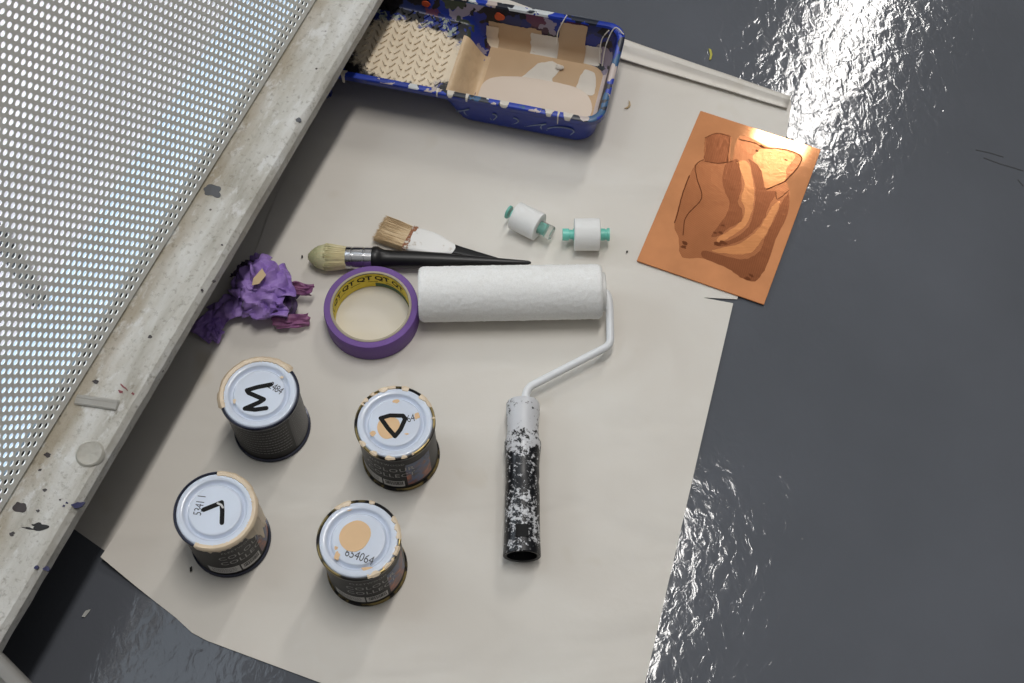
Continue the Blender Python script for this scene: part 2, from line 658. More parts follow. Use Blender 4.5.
def panel_hit(x, y):
    """panel coordinates (along, up) seen at a pixel"""
    o = loc_of(bench, (0, 0, H))
    d = loc_of(bench, W(x, y, 0)) - o
    n = Vector((1, 0, 0)).cross(vdir)
    t = (pe0 - o).dot(n) / d.dot(n)
    p = o + d * t
    return p.x - pe0.x, (p - pe0).dot(vdir)


def P3(a, s, off=0.0):
    return pe0 + Vector((a, 0, 0)) + vdir * s + ndir * off


ha, hs = panel_hit(269.1, 64.1)                  # a hole of the lowest row
S0 = hs
bm = bmesh.new()
RX, RY, NH = 0.00292, 0.00196, 12
nrow = int(0.46 / PC)
Amin, Amax = -0.44, 0.62
vcache = {}


def pv(a, s):
    k = (round(a * 1e6), round(s * 1e6))
    v = vcache.get(k)
    if v is None:
        v = bm.verts.new(P3(a, s)); vcache[k] = v
    return v


for r in range(nrow):
    s = S0 + r * PC
    a0 = ha - r * PBs
    k0 = math.ceil((Amin - a0) / PA)
    k1 = math.floor((Amax - a0) / PA)
    for k in range(k0, k1 + 1):
        a = a0 + k * PA
        # cell corners: brick layout, neighbours above and below are shifted
        hw, hh = PA / 2, PC / 2
        up_x = (-PBs + PA / 2 + hw) % PA - hw      # boundary of two cells in the row above, relative
        dn_x = (PBs + PA / 2 + hw) % PA - hw
        outer = [(-hw, -hh), (dn_x, -hh), (hw, -hh), (hw, hh), (up_x, hh), (-hw, hh)]
        ov = [pv(a + x, s + y) for x, y in outer]
        oang = [math.atan2(y / hh, x / hw) for x, y in outer]
        inner = []
        for j in range(NH):
            t = -3 * PI / 4 + 2 * PI * j / NH
            inner.append(bm.verts.new(P3(a + RX * math.cos(t), s + RY * math.sin(t))))
        iang = [-3 * PI / 4 + 2 * PI * j / NH for j in range(NH)]
        base = -3 * PI / 4
        oa = [((t - base + 1e-6) % (2 * PI)) for t in oang]
        ia = [2 * PI * j / NH for j in range(NH)]
        # stitch the two rings
        i = j = 0
        no = len(ov)
        oa2 = oa + [2 * PI]
        ia2 = ia + [2 * PI]
        while i < no or j < NH:
            if i < no and (j >= NH or oa2[i + 1] <= ia2[j + 1] + 1e-9):
                bm.faces.new((ov[i % no], ov[(i + 1) % no], inner[j % NH])); i += 1
            else:
                bm.faces.new((ov[i % no], inner[(j + 1) % NH], inner[j % NH])); j += 1
PTOP = S0 + nrow * PC - PC / 2
# plain margins around the holes: lower strip with a folded foot, upper strip, ends
sl = S0 - PC / 2
NM = 40
for (s_a, s_b, off_a) in ((sl, 0.0012, 0), ):
    top = [bm.verts.new(P3(Amin - 0.01 + (Amax - Amin + 0.02) * i / NM, s_a + 0.0002)) for i in range(NM + 1)]
    bot = [bm.verts.new(P3(Amin - 0.01 + (Amax - Amin + 0.02) * i / NM, s_b)) for i in range(NM + 1)]
    ft = [bm.verts.new(P3(Amin - 0.01 + (Amax - Amin + 0.02) * i / NM, s_b - 0.002, 0.0) + Vector((0, 0.004, 0))) for i in range(NM + 1)]
    for i in range(NM):
        bm.faces.new((bot[i], bot[i + 1], top[i + 1], top[i]))
        bm.faces.new((ft[i], ft[i + 1], bot[i + 1], bot[i]))
for (a0, a1, s0, s1) in ((Amin - 0.01, Amax + 0.01, PTOP - 0.0002, PTOP + 0.02),):
    q = [bm.verts.new(P3(*c)) for c in ((a0, s0), (a1, s0), (a1, s1), (a0, s1))]
    bm.faces.new(q)
bm.normal_update()
panel = obj('perforated_panel', bm, M_PERF, bench, smooth=False)
so = panel.modifiers.new('thickness', 'SOLIDIFY'); so.thickness = 0.0010; so.offset = -1

# pale boards added behind the panel so that its holes look bright
bm = bmesh.new()
bx0 = pe0.y + 0.018
yb = pe0.y + 0.076
def board(bm, a0, a1, y0, y1, z0, z1):
    box(bm, (pe0.x + (a0 + a1) / 2, (y0 + y1) / 2, (z0 + z1) / 2), (a1 - a0, y1 - y0, z1 - z0))
board(bm, -0.42, 0.60, bx0, yb, HB - 0.006, HB)
tag(obj('added_board', bm, M_BLUEWHITE, bench, smooth=False), 'bluish white board strip added to brighten the panel holes')
bm = bmesh.new()
board(bm, -0.42, 0.60, yb, 0.52, HB - 0.012, HB - 0.004)
tag(obj('added_board', bm, M_PINKWHITE, bench, smooth=False), 'pinkish white board added to brighten the panel holes')

# unseen dark plate added to block light leaking under the panel and boards
bm = bmesh.new()
box(bm, ((XA + XB) / 2, (0.010 + 0.52) / 2, HB - 0.026), (XB - XA - 0.01, 0.51, 0.008))
obj('light_block_plate', bm, M_PLINTH, bench, smooth=False)

# dark strip lying on the boards
q0, q1 = loc_of(bench, W(-6, 228, HB - 0.004)), loc_of(bench, W(42, 305, HB - 0.004))
bm = bmesh.new()
tube(bm, [q0 + Vector((0, 0, 0.006)), q1 + Vector((0, 0, 0.006))], 0.0075, 10, flat=0.7)
tag(obj('dark_strip', bm, M_PLINTH, bench), 'dark strip behind the panel')

# grey rail at the near end
ra, rb = loc_of(bench, W(4.0, 656, 0.118)), loc_of(bench, W(60, 713, 0.118))
d = (rb - ra).normalized()
ra = ra - d * 0.10
side = Vector((d.y, -d.x, 0))
if side.x > 0:
    side = -side
bm = bmesh.new()
rows = []
sec = [(0.0, -0.03), (0.0, -0.006), (0.002, -0.002), (0.006, 0.0), (0.012, 0.0), (0.016, -0.004), (0.020, -0.006), (0.046, -0.006), (0.046, -0.03)]
for p in (ra, rb):
    rows.append([bm.verts.new(p + side * y + Vector((0, 0, z + 0.006))) for y, z in sec])
n = len(sec)
for k in range(n):
    bm.faces.new((rows[0][k], rows[0][(k + 1) % n], rows[1][(k + 1) % n], rows[1][k]))
bm.faces.new(rows[0]); bm.faces.new(rows[1][::-1])
obj('end_rail', bm, M_RAIL, bench)

# clear strip lying on the ledge
p0, p1 = W(75.5, 399, HB + 0.002), W(118, 405, HB + 0.002)
strip = thing('plastic_strip', 'short frosted clear plastic strip lying across the bench ledge', 'plastic strip',
              ((p0.x + p1.x) / 2, (p0.y + p1.y) / 2, HB + 0.0003), math.atan2(p1.y - p0.y, p1.x - p0.x))
bm = bmesh.new()
L = (p1 - p0).length
box(bm, (0, 0, 0.0012), (L, 0.0098, 0.0024))
bmesh.ops.bevel(bm, geom=bm.edges[:], offset=0.0008, segments=2, affect='EDGES')
t = NT('frosted_plastic'); t.set((196, 194, 188), 0.5, trans=0.35, ior=1.2)
obj('strip', bm, t.m, strip)
bm = bmesh.new()
box(bm, (0, 0.002, 0.0025), (L * 0.96, 0.0012, 0.0004))
obj('ridge', bm, t.m, strip, smooth=False)


# ------------------------------------------------------------------ paint cans
HC, RC = 0.0761, 0.0365


def cyl_fn(A, zc, r):
    def f(u, v):
        a = A + u / r
        return (r * math.cos(a), r * math.sin(a), zc + v)
    return f


def arc_patch(bm, a0, a1, z0, z1, r, n=14):
    rows = []
    for i in range(n + 1):
        a = a0 + (a1 - a0) * i / n
        rows.append([bm.verts.new((r * math.cos(a), r * math.sin(a), z)) for z in (z0, z1)])
    for p, q in zip(rows, rows[1:]):
        bm.faces.new((p[0], q[0], q[1], p[1]))


def m_glow():
    t = NT('coloured_label_print')
    v = t.coord()
    c = t.ramp(t.noise(v, 55, 3, 0.6, 0.5), [(0.30, (40, 34, 40)), (0.45, (60, 84, 130)), (0.56, (120, 70, 66)), (0.68, (196, 104, 62))])
    t.set(c, 0.35)
    return t.m


M_GLOW = m_glow()


def rim_paint(root, a0, a1, seed, thick=0.0016, drop=0.004, gaps=0.0, r0=None):
    """crust of dried paint along part of the can's rim"""
    r0 = r0 or RC
    bm = bmesh.new()
    n = max(16, int(abs(a1 - a0) * 40))
    prev = None
    for i in range(n + 1):
        a = a0 + (a1 - a0) * i / n
        q = noise.noise(Vector((a * 3.2, seed, 0))) ; q2 = noise.noise(Vector((a * 9, seed + 5, 0)))
        e = min(1, i / 3, (n - i) / 3)
        th = max(0.0002, thick * (0.8 + 0.8 * q + 0.4 * q2)) * e + 0.0001
        lo = drop * (0.7 + 1.2 * max(0, q2)) * (0.3 + 0.7 * e)
        g = 1.0
        if gaps:
            g = max(0.0, min(1.0, (gaps - 0.05 - noise.noise(Vector((a * 5.0, seed, 11))) - 0.25 * q2) / 0.35))
            if g <= 0:
                prev = None
                continue
        jl = 0.0012 * noise.noise(Vector((a * 23, seed, 3)))
        th *= g; lo *= g
        ri = (0.0040 + jl) * (0.25 + 0.75 * g)
        pr = [(r0 - ri - 0.0006, HC - 0.0008), (r0 - ri, HC + th * 0.25), (r0 - 0.001, HC + th * 0.5 + 0.0002), (r0 + th * 0.6, HC - 0.0006), (r0 + th, HC - 0.5 * lo), (r0 + th * 0.5, HC - lo), (r0 - 0.0012, HC - lo - 0.0006)]
        row = [bm.verts.new((r * math.cos(a), r * math.sin(a), z)) for r, z in pr]
        if prev:
            for k in range(len(pr) - 1):
                bm.faces.new((prev[k], row[k], row[k + 1], prev[k + 1]))
        prev = row
    if len(bm.faces):
        obj('dried_paint', bm, M_CREAM, root)
    else:
        bm.free()


def make_can(center, label, rim_mat, B, back=False):
    root = thing('paint_can', label, 'paint can', (center[0], center[1], 0.0022), 0, 'small paint cans on the paper')
    bm = bmesh.new()
    lathe(bm, [(0.0, 0.0012), (0.033, 0.0012), (0.0345, 0.0), (0.0362, 0.0), (0.0366, 0.0012), (0.0362, 0.0026), (0.0350, 0.0032), (0.0350, 0.0695), (0.0353, 0.0702)], 72)
    body = obj('body', bm, M_BODY, root)
    bm = bmesh.new()
    lathe(bm, [(0.0348, -0.0001), (0.0362, -0.0002), (0.0369, 0.0012), (0.0363, 0.0028), (0.0349, 0.0033)], 72)
    obj('base_seam', bm, M_GOLD if rim_mat is M_GOLD else M_NAVY, root)
    bm = bmesh.new()
    lathe(bm, [(0.0350, 0.0690), (0.0362, 0.0700), (0.0367, 0.0725), (0.0367, 0.0748), (0.0360, 0.0760), (0.0350, 0.0761), (0.0344, 0.0752), (0.0342, 0.0735)], 72)
    obj('rim', bm, rim_mat, root)
    bm = bmesh.new()
    lathe(bm, [(0.0343, 0.0738), (0.0338, 0.0752), (0.0330, 0.0757), (0.0322, 0.07572), (0.0290, 0.0757), (0.0280, 0.0751), (0.0272, 0.0730), (0.0262, 0.0714), (0.0250, 0.0712), (0.0240, 0.0726), (0.0234, 0.0746), (0.0228, 0.0753), (0.0218, 0.07537), (0.010, 0.0754), (0.0, 0.0754)], 72)
    bmesh.ops.remove_doubles(bm, verts=bm.verts[:], dist=1e-6)
    lid = obj('lid', bm, M_LID, root, angle=60)
    # printed label
    rr = 0.0351
    if not back:
        for s, zc, size, spc, da in (('FLEETWOOD', 0.0590, 0.0052, 1.15, -0.10), ('COLOUR', 0.0465, 0.0108, 1.1, -0.05), ('COLLECT', 0.0340, 0.0108, 1.05, -0.05)):
            text_on('label_text', s, size, M_LABELG, body, cyl_fn(B + da, zc, rr + 0.0001), spc)
        bm = bmesh.new()
        arc_patch(bm, B - 1.15, B - 0.32, 0.0085, 0.0225, rr)
        obj('label_panel', bm, M_LABELW, body)
        bm = bmesh.new()
        arc_patch(bm, B - 0.28, B + 0.30, 0.0085, 0.0215, rr)
        obj('barcode_panel', bm, M_LABELW, body)
        bm = bmesh.new()
        a = B - 0.22
        rnd = random.Random(3)
        while a < B + 0.24:
            wd = rnd.choice((0.008, 0.014, 0.022))
            arc_patch(bm, a, a + wd, 0.0125, 0.0205, rr + 0.00012, 2)
            a += wd + rnd.choice((0.010, 0.016))
        obj('barcode', bm, M_BLACK, body, smooth=False)
        bm = bmesh.new()
        for q in range(3):
            a = B - 1.05
            while a < B - 0.42:
                wd = 0.02 + 0.03 * rnd.random()
                arc_patch(bm, a, a + wd, 0.0185 - q * 0.0032, 0.0196 - q * 0.0032, rr + 0.00012, 1)
                a += wd + 0.016
        obj('small_print', bm, M_INK, body, smooth=False)
        bm = bmesh.new()
        arc_patch(bm, B + 0.38, B + 1.15, 0.010, 0.056, rr)
        obj('colour_patch', bm, M_GLOW, body)
    else:
        bm = bmesh.new()
        rnd = random.Random(5)
        for q in range(9):
            a = B - 0.95
            e = B + 0.62
            zz = 0.062 - q * 0.0056
            while a < e:
                wd = 0.03 + 0.06 * rnd.random()
                arc_patch(bm, a, min(a + wd, e), zz, zz + 0.0012, rr + 0.0001, 2)
                a += wd + 0.022
        for q in range(12):
            a = B + 0.82
            zz = 0.062 - q * 0.0042
            while a < B + 1.5:
                wd = 0.02 + 0.04 * rnd.random()
                arc_patch(bm, a, a + wd, zz, zz + 0.0008, rr + 0.0001, 1)
                a += wd + 0.02
        obj('small_print', bm, simple('faint_label_print', (120, 120, 122), 0.4), body, smooth=False)
        bm = bmesh.new()
        arc_patch(bm, B + 0.70, B + 0.73, 0.008, 0.064, rr + 0.0001, 1)
        arc_patch(bm, B + 0.74, B + 1.6, 0.006, 0.068, rr + 0.00004)
        obj('label_panel', bm, simple('charcoal_label_print', (50, 50, 54), 0.35), body)
    return root, body, lid


def lidpt(root, o, x, y, z=0.0777):
    p = W(o[0] + x / 5.254, o[1] + y / 5.254, z)
    return (p.x - root.location.x, p.y - root.location.y)


def lid_text(root, lid, s, o, x, y, ang, size, spc=1.0, sx=1.0, z=0.07552):
    c = lidpt(root, o, x, y)
    ca, sa = math.cos(ang), math.sin(ang)
    return text_on('stamped_code', s, size, M_INK, lid, lambda u, v: (c[0] + u * ca - v * sa, c[1] + u * sa + v * ca, z), spc, sx)


def lid_blobs(root, lid, o, items, mat, seed):
    for i, (x, y, rx, ry) in enumerate(items):
        c = lidpt(root, o, x, y)
        bm = bmesh.new()
        prism(bm, blob_outline(c[0], c[1], rx / 5200, ry / 4700, seed + i, amp=0.22), 0.0745, 0.07555)
        obj('smear_or_highlight', bm, mat, lid, smooth=False)


# can marked M (back of its label faces the camera)
o1 = (200, 340)
c1, b1, l1 = make_can((-0.2311, 0.5372), 'paint can with a black M on its lid and cream crust on the rim', M_NAVY, math.radians(-82), back=True)
bm = bmesh.new()
stroke(bm, [lidpt(c1, o1, *p) for p in [(372, 234), (300, 248), (247, 264), (256, 278), (335, 312), (310, 328), (236, 360), (290, 366), (348, 358)]], 0.0042, 0.0752, 0.0757)
tag(obj('marker_letter', bm, M_BLACK, l1, smooth=False), 'black hand-drawn M')
lid_text(c1, l1, '2484', o1, 398, 254, math.radians(-33), 0.0105, 0.9, 0.75)
rim_paint(c1, math.radians(38), math.radians(205), 1.0, 0.0024, 0.006)
lid_blobs(c1, l1, o1, [(180, 320, 7, 12), (430, 195, 8, 5)], M_CREAM, 3)

# can marked D
o2 = (340, 370)
c2, b2, l2 = make_can((-0.1064, 0.5065), 'paint can with a black D over a peach spot on its lid', M_GOLD, math.radians(-98))
cc = lidpt(c2, o2, 256, 300)
bm = bmesh.new()
prism(bm, blob_outline(cc[0], cc[1], 0.0108, 0.0112, 2.2, amp=0.06), 0.0752, 0.07553)
tag(obj('paint_dab', bm, M_PEACH, l2, smooth=False), 'peach paint sample dab')
bm = bmesh.new()
stroke(bm, [lidpt(c2, o2, *p) for p in [(214, 253), (262, 239), (330, 240), (343, 256), (318, 312), (289, 348), (252, 306), (214, 253)]], 0.0040, 0.0752, 0.0757)
tag(obj('marker_letter', bm, M_BLACK, l2, smooth=False), 'black hand-drawn D')
lid_text(c2, l2, '64', o2, 372, 255, math.radians(14), 0.0105, 0.95, 0.75)
rim_paint(c2, math.radians(70), math.radians(150), 2.0, 0.0008, 0.002, 0.25)
rim_paint(c2, math.radians(5), math.radians(50), 2.6, 0.0007, 0.002, 0.2)
rim_paint(c2, math.radians(-150), math.radians(-60), 2.9, 0.0005, 0.0015, 0.1)
lid_blobs(c2, l2, o2, [(295, 165, 16, 9), (405, 240, 12, 16), (172, 335, 14, 11), (350, 335, 10, 4), (190, 130, 18, 6), (470, 300, 5, 14)], M_PEACH, 9)

# can marked L
o3 = (160, 460)
c3, b3, l3 = make_can((-0.2607, 0.4241), 'paint can with a black L on its lid and cream drips on its right side', M_NAVY, math.radians(-48))
bm = bmesh.new()
stroke(bm, [lidpt(c3, o3, *p) for p in [(230, 261), (298, 234), (318, 226)]], 0.0042, 0.0752, 0.0757)
stroke(bm, [lidpt(c3, o3, *p) for p in [(324, 222), (327, 268), (325, 330)]], 0.0040, 0.0752, 0.0757)
tag(obj('marker_letter', bm, M_BLACK, l3, smooth=False), 'black hand-drawn L')
bm = bmesh.new()
stroke(bm, [lidpt(c3, o3, *p) for p in [(303, 228), (322, 236), (331, 250)]], 0.0018, 0.0752, 0.0759)
obj('smear_or_highlight', bm, M_LABELW, l3, smooth=False)  # white highlight painted on the corner of the letter
lid_text(c3, l3, '5341 1', o3, 210, 236, math.radians(82), 0.0105, 0.9, 0.75)
rim_paint(c3, math.radians(-115), math.radians(92), 4.0, 0.0014, 0.006)
# drips of cream paint over the label
for a0, a1, zlo, sd in ((-0.72, 0.62, 0.040, 1), (-0.42, 0.28, 0.018, 2), (-0.08, 0.60, 0.006, 3)):
    bm = bmesh.new()
    n = 22
    prev = None
    for i in range(n + 1):
        a = a0 + (a1 - a0) * i / n
        q = math.sin(PI * i / n) ** 0.4
        lo = 0.070 - (0.070 - zlo) * q * (0.75 + 0.5 * noise.noise(Vector((a * 7, sd, 1))))
        lo = max(0.003, lo)
        rr = 0.0351 + 0.0004 + sd * 0.0001
        row = [bm.verts.new((r * math.cos(a), r * math.sin(a), z)) for r, z in ((rr + 0.0002, 0.072), (rr + 0.0006, 0.5 * (0.070 + lo)), (rr + 0.0007, lo + 0.002), (0.0350, lo))]
        if prev:
            for k in range(3):
                bm.faces.new((prev[k], row[k], row[k + 1], prev[k + 1]))
        prev = row
    obj('paint_drip', bm, M_CREAM, b3)

# can with the peach spot and code 654064
o4 = (300, 485)
c4, b4, l4 = make_can((-0.1341, 0.396), 'paint can with a round peach dab and number 654064 on its lid', M_GOLD, math.radians(-70))
cc = lidpt(c4, o4, 289, 268)
cd = lidpt(c4, o4, 272, 326)
bm = bmesh.new()
prism(bm, blob_outline(cc[0], cc[1], 0.0134, 0.0146, 5.5, amp=0.04, rot=-0.5), 0.0752, 0.0757)
prism(bm, blob_outline(cd[0], cd[1], 0.0075, 0.0040, 6.5, amp=0.12, rot=-0.2), 0.0752, 0.07575)
tag(obj('paint_dab', bm, M_PEACH, l4, smooth=False), 'round peach paint sample dab')
lid_text(c4, l4, '654064', o4, 312, 377, math.radians(-20), 0.0112, 0.95, 0.82)
rim_paint(c4, math.radians(-25), math.radians(40), 6.0, 0.0008, 0.0022, 0.25)
rim_paint(c4, math.radians(60), math.radians(135), 6.6, 0.0008, 0.002, 0.1)
rim_paint(c4, math.radians(-75), math.radians(-30), 6.9, 0.0006, 0.002, 0.2)
lid_blobs(c4, l4, o4, [(195, 372, 12, 18), (250, 128, 22, 6), (355, 440, 30, 7), (445, 425, 12, 14), (500, 330, 8, 26), (190, 330, 8, 8)], M_PEACH, 21)

# ------------------------------------------------------------------ roll of masking tape
HT = 0.025
tape = thing('tape_roll', 'roll of purple masking tape lying flat with yellow printed core', 'tape', (-0.139, 0.6558, 0.0022))
bm = bmesh.new()
RO_T, RI_T = 0.0466, 0.0402
r = lathe(bm, [(RI_T, 0.0003), (RO_T - 0.0004, 0.0), (RO_T, 0.0006), (RO_T, HT - 0.0006), (RO_T - 0.0005, HT), (RI_T, HT - 0.0002), (RI_T, 0.0003)], 96)
obj('tape', bm, M_TAPE, tape)
bm = bmesh.new()
RK = 0.0376
lathe(bm, [(RK, 0.0), (RI_T, 0.0), (RI_T, HT + 0.0002), (RI_T - 0.0006, HT + 0.0006), (RK + 0.0005, HT + 0.0006), (RK, HT)], 96)
core = obj('core', bm, M_CARD, tape)
bm = bmesh.new()
lathe(bm, [(RK, 0.0002), (RK - 0.0001, 0.0002), (RK - 0.0001, HT - 0.0012), (RK, HT - 0.0010)], 96)
obj('core_liner', bm, M_YELLOW, core)
bm = bmesh.new()
arc_patch(bm, math.radians(-20), math.radians(88), 0.0008, 0.0072, RK - 0.0003, 30)
obj('liner_print', bm, M_GREEN, core)
for a in (186, 160, 132, 104, 76, 48):
    A = math.radians(a)
    rr = RK - 0.00035
    text_on('core_lettering', 'QT', 0.0105, M_BLACK, core,
            (lambda A: lambda u, v: (rr * math.cos(A - u / rr), rr * math.sin(A - u / rr), 0.0165 + v))(A), 1.0, 1.05, 0.025)
    bm = bmesh.new()
    arc_patch(bm, A - 0.36, A - 0.08, 0.0098, 0.0104, rr, 6)
    obj('printed_line', bm, M_BLACK, core, smooth=False)


# ------------------------------------------------------------------ brushes
def fibres(bm, n, start, end, rad, seed):
    rnd = random.Random(seed)
    for i in range(n):
        p, q = start(rnd), end
        a, b, c = p
        x, y = frame_of(c - a)
        rows = []
        for t, w in ((a, 1.0), (b, 0.9), (c, 0.25)):
            rows.append([bm.verts.new(t + x * (rad * w * math.cos(k * 2 * PI / 3)) + y * (rad * w * math.sin(k * 2 * PI / 3))) for k in range(3)])
        for r0, r1 in zip(rows, rows[1:]):
            for k in range(3):
                bm.faces.new((r0[k], r0[(k + 1) % 3], r1[(k + 1) % 3], r1[k]))


def m_bristle(name, base, tip, x0, x1, dark):
    t = NT(name)
    tc = t.n('ShaderNodeTexCoord')
    sep = t.n('ShaderNodeSeparateXYZ')
    t.l(tc.outputs['Object'], sep.inputs[0])
    mr = t.n('ShaderNodeMapRange')
    mr.inputs[1].default_value = x0; mr.inputs[2].default_value = x1
    t.l(sep.outputs['X'], mr.inputs[0])
    n = t.noise(t.coord((0.3, 6, 6)), 120, 2)
    ad = t.n('ShaderNodeMath', operation='MULTIPLY_ADD')
    t.l(n, ad.inputs[0]); ad.inputs[1].default_value = 0.3
    t.l(mr.outputs[0], ad.inputs[2])
    c = t.ramp(ad.outputs[0], [(0.25, base), (0.85, tip)])
    f = t.ramp(n, [(0.35, BW(0.55)), (0.55, BW(0.0))])
    t.set(t.mix(f, c, dark), 0.6)
    return t.m


# round brush: local +x runs from the ferrule to the bristle tip
pf, pt_ = W(347.5, 259, 0.0125), W(309, 260.5, 0.0125)
ph = W(531, 264, 0.0125)
ang = math.atan2(pf.y - ph.y, pf.x - ph.x)
rb_ = thing('paint_brush', 'round paint brush with pale green-tipped bristles, steel ferrule and black handle', 'brush',
            (pf.x, pf.y, 0.0022), ang)
ZA = 0.0128
bm = bmesh.new()


def dome(x):
    # bristle head radius: swelling then rounding to a blunt point
    x = x / 1.075
    return 0.0112 + 0.0030 * math.sin(min(1, x / 0.024) * PI / 2) if x < 0.020 else 0.0142 * max(0.0, 1 - ((x - 0.020) / 0.0175) ** 1.7) ** 0.62


rings = [(max(0.0004, dome(x * 1.075) * 0.96), x * 1.075) for x in [0.0, 0.004, 0.008, 0.012, 0.016, 0.020, 0.024, 0.027, 0.030, 0.033, 0.035, 0.0365, 0.0373]]
prev = None
for rr, x in rings:
    row = [bm.verts.new((x, rr * math.cos(2 * PI * k / 32), ZA + rr * 0.92 * math.sin(2 * PI * k / 32))) for k in range(32)]
    if prev:
        for k in range(32):
            bm.faces.new((prev[k], prev[(k + 1) % 32], row[(k + 1) % 32], row[k]))
    prev = row


def st_round(rnd):
    a = rnd.random() * 2 * PI
    lay = 0.90 + 0.12 * rnd.random()
    L = 0.0301 + 0.0102 * rnd.random()
    def pt(x):
        rr = max(0.0006, dome(min(x, 0.0395)) * lay)
        return Vector((x, rr * math.cos(a), ZA + rr * 0.92 * math.sin(a)))
    return pt(0.0), pt(L * 0.55), pt(L)


fibres(bm, 520, st_round, None, 0.00034, 11)
obj('bristles', bm, m_bristle('pale_bristle', (238, 228, 190), (186, 190, 146), 0.006, 0.044, (206, 192, 150)), rb_, smooth=False)
bm = bmesh.new()


def xl(prof, n=40, zc=ZA, flat=1.0):
    prev = None
    for x, r in prof:
        row = [bm.verts.new((x, r * math.cos(2 * PI * k / n), zc + r * flat * math.sin(2 * PI * k / n))) for k in range(n)]
        if prev:
            for k in range(n):
                bm.faces.new((prev[k], prev[(k + 1) % n], row[(k + 1) % n], row[k]))
        else:
            bm.faces.new(row[::-1])
        prev = row
    bm.faces.new(prev)


xl([(0.001, 0.0108), (0.001, 0.0114), (-0.002, 0.0116), (-0.0045, 0.0116), (-0.005, 0.0111), (-0.006, 0.0111), (-0.0065, 0.0116), (-0.0165, 0.0116), (-0.017, 0.0111), (-0.018, 0.0111), (-0.0185, 0.0116), (-0.0255, 0.0115), (-0.026, 0.0105)])
obj('ferrule', bm, M_STEEL, rb_)
bm = bmesh.new()
LH = (pf - ph).length
xl([(-0.0255, 0.0108), (-0.0262, 0.0122), (-0.0285, 0.0126), (-0.0315, 0.0122), (-0.034, 0.0108), (-0.0375, 0.0094), (-0.045, 0.0090), (-0.070, 0.0088), (-0.095, 0.0078), (-0.120, 0.0060), (-0.145, 0.0045), (-0.170, 0.0030), (-LH + 0.003, 0.0021), (-LH, 0.0010)])
hd = obj('handle', bm, mat_flecked('black_lacquer_with_white_flecks', (15, 15, 16), (215, 213, 210), 150, 0.70, 0.74), rb_)

# flat brush, its handle under the round brush
fa = W(409.5, 240.5, 0.006); fb = W(377.5, 228.5, 0.006)
hx = W(508, 264.5, 0.006)
ang = math.atan2(fa.y - hx.y, fa.x - hx.x)
ang_b = math.atan2(fb.y - fa.y, fb.x - fa.x)
fbk = thing('paint_brush', 'flat paint brush with tan bristles and white-paint-caked ferrule, behind the round brush', 'brush',
            (fa.x, fa.y, 0.0028), ang_b)
bm = bmesh.new()
HWB, TB = 0.0150, 0.0052
# core of the bristle block
rows = []
for x, hw, th in ((-0.001, 0.0136, 0.0050), (0.012, 0.0146, 0.0050), (0.024, 0.0150, 0.0044), (0.031, 0.0150, 0.0034), (0.0335, 0.0146, 0.0020)):
    rows.append([bm.verts.new((x, hw * math.cos(2 * PI * k / 28) * (abs(math.cos(2 * PI * k / 28)) ** -0.5 if abs(math.cos(2 * PI * k / 28)) > 1e-3 else 0), 0.0058 + th * math.sin(2 * PI * k / 28))) for k in range(28)])
for a, b in zip(rows, rows[1:]):
    for k in range(28):
        bm.faces.new((a[k], a[(k + 1) % 28], b[(k + 1) % 28], b[k]))
bm.faces.new(rows[-1]); bm.faces.new(rows[0][::-1])


def st_flat(rnd):
    y = (rnd.random() * 2 - 1)
    z = (rnd.random() * 2 - 1)
    L = 0.0325 + 0.0035 * rnd.random()
    f = 1 + 0.06 * rnd.random()
    return (Vector((0, y * 0.0138, 0.0058 + z * 0.0050)), Vector((L * 0.5, y * 0.0148, 0.0058 + z * 0.0054)),
            Vector((L, y * 0.0152 * f, 0.0058 + z * 0.0042)))


fibres(bm, 560, st_flat, None, 0.00034, 5)
obj('bristles', bm, m_bristle('tan_bristle', (226, 202, 164), (214, 190, 152), 0.0, 0.034, (176, 148, 112)), fbk, smooth=False)
bm = bmesh.new()
# rusty edge of the ferrule
box(bm, (-0.0012, 0, 0.0058), (0.0075, 0.0296, 0.0112))
bmesh.ops.bevel(bm, geom=bm.edges[:], offset=0.0012, segments=2, affect='EDGES')
tag(obj('ferrule', bm, mat_flecked('rusty_copper_ferrule', (150, 96, 62), (226, 218, 206), 240, 0.5, 0.56), fbk), 'rust-stained ferrule edge')
bm = bmesh.new()
da = ang - ang_b


def body_pt(x, y, z):
    # the ferrule and handle keep the handle's own direction
    return Vector((x * math.cos(da) - y * math.sin(da), x * math.sin(da) + y * math.cos(da), z))


def flat_loft(prof, n=28):
    prev = None
    for x, hw, th in prof:
        row = []
        for k in range(n):
            c, s = math.cos(2 * PI * k / n), math.sin(2 * PI * k / n)
            row.append(bm.verts.new(body_pt(x, hw * math.copysign(abs(c) ** 0.55, c), 0.0058 + th * math.copysign(abs(s) ** 0.55, s))))
        if prev:
            for k in range(n):
                bm.faces.new((prev[k], prev[(k + 1) % n], row[(k + 1) % n], row[k]))
        else:
            bm.faces.new(row[::-1])
        prev = row
    bm.faces.new(prev)


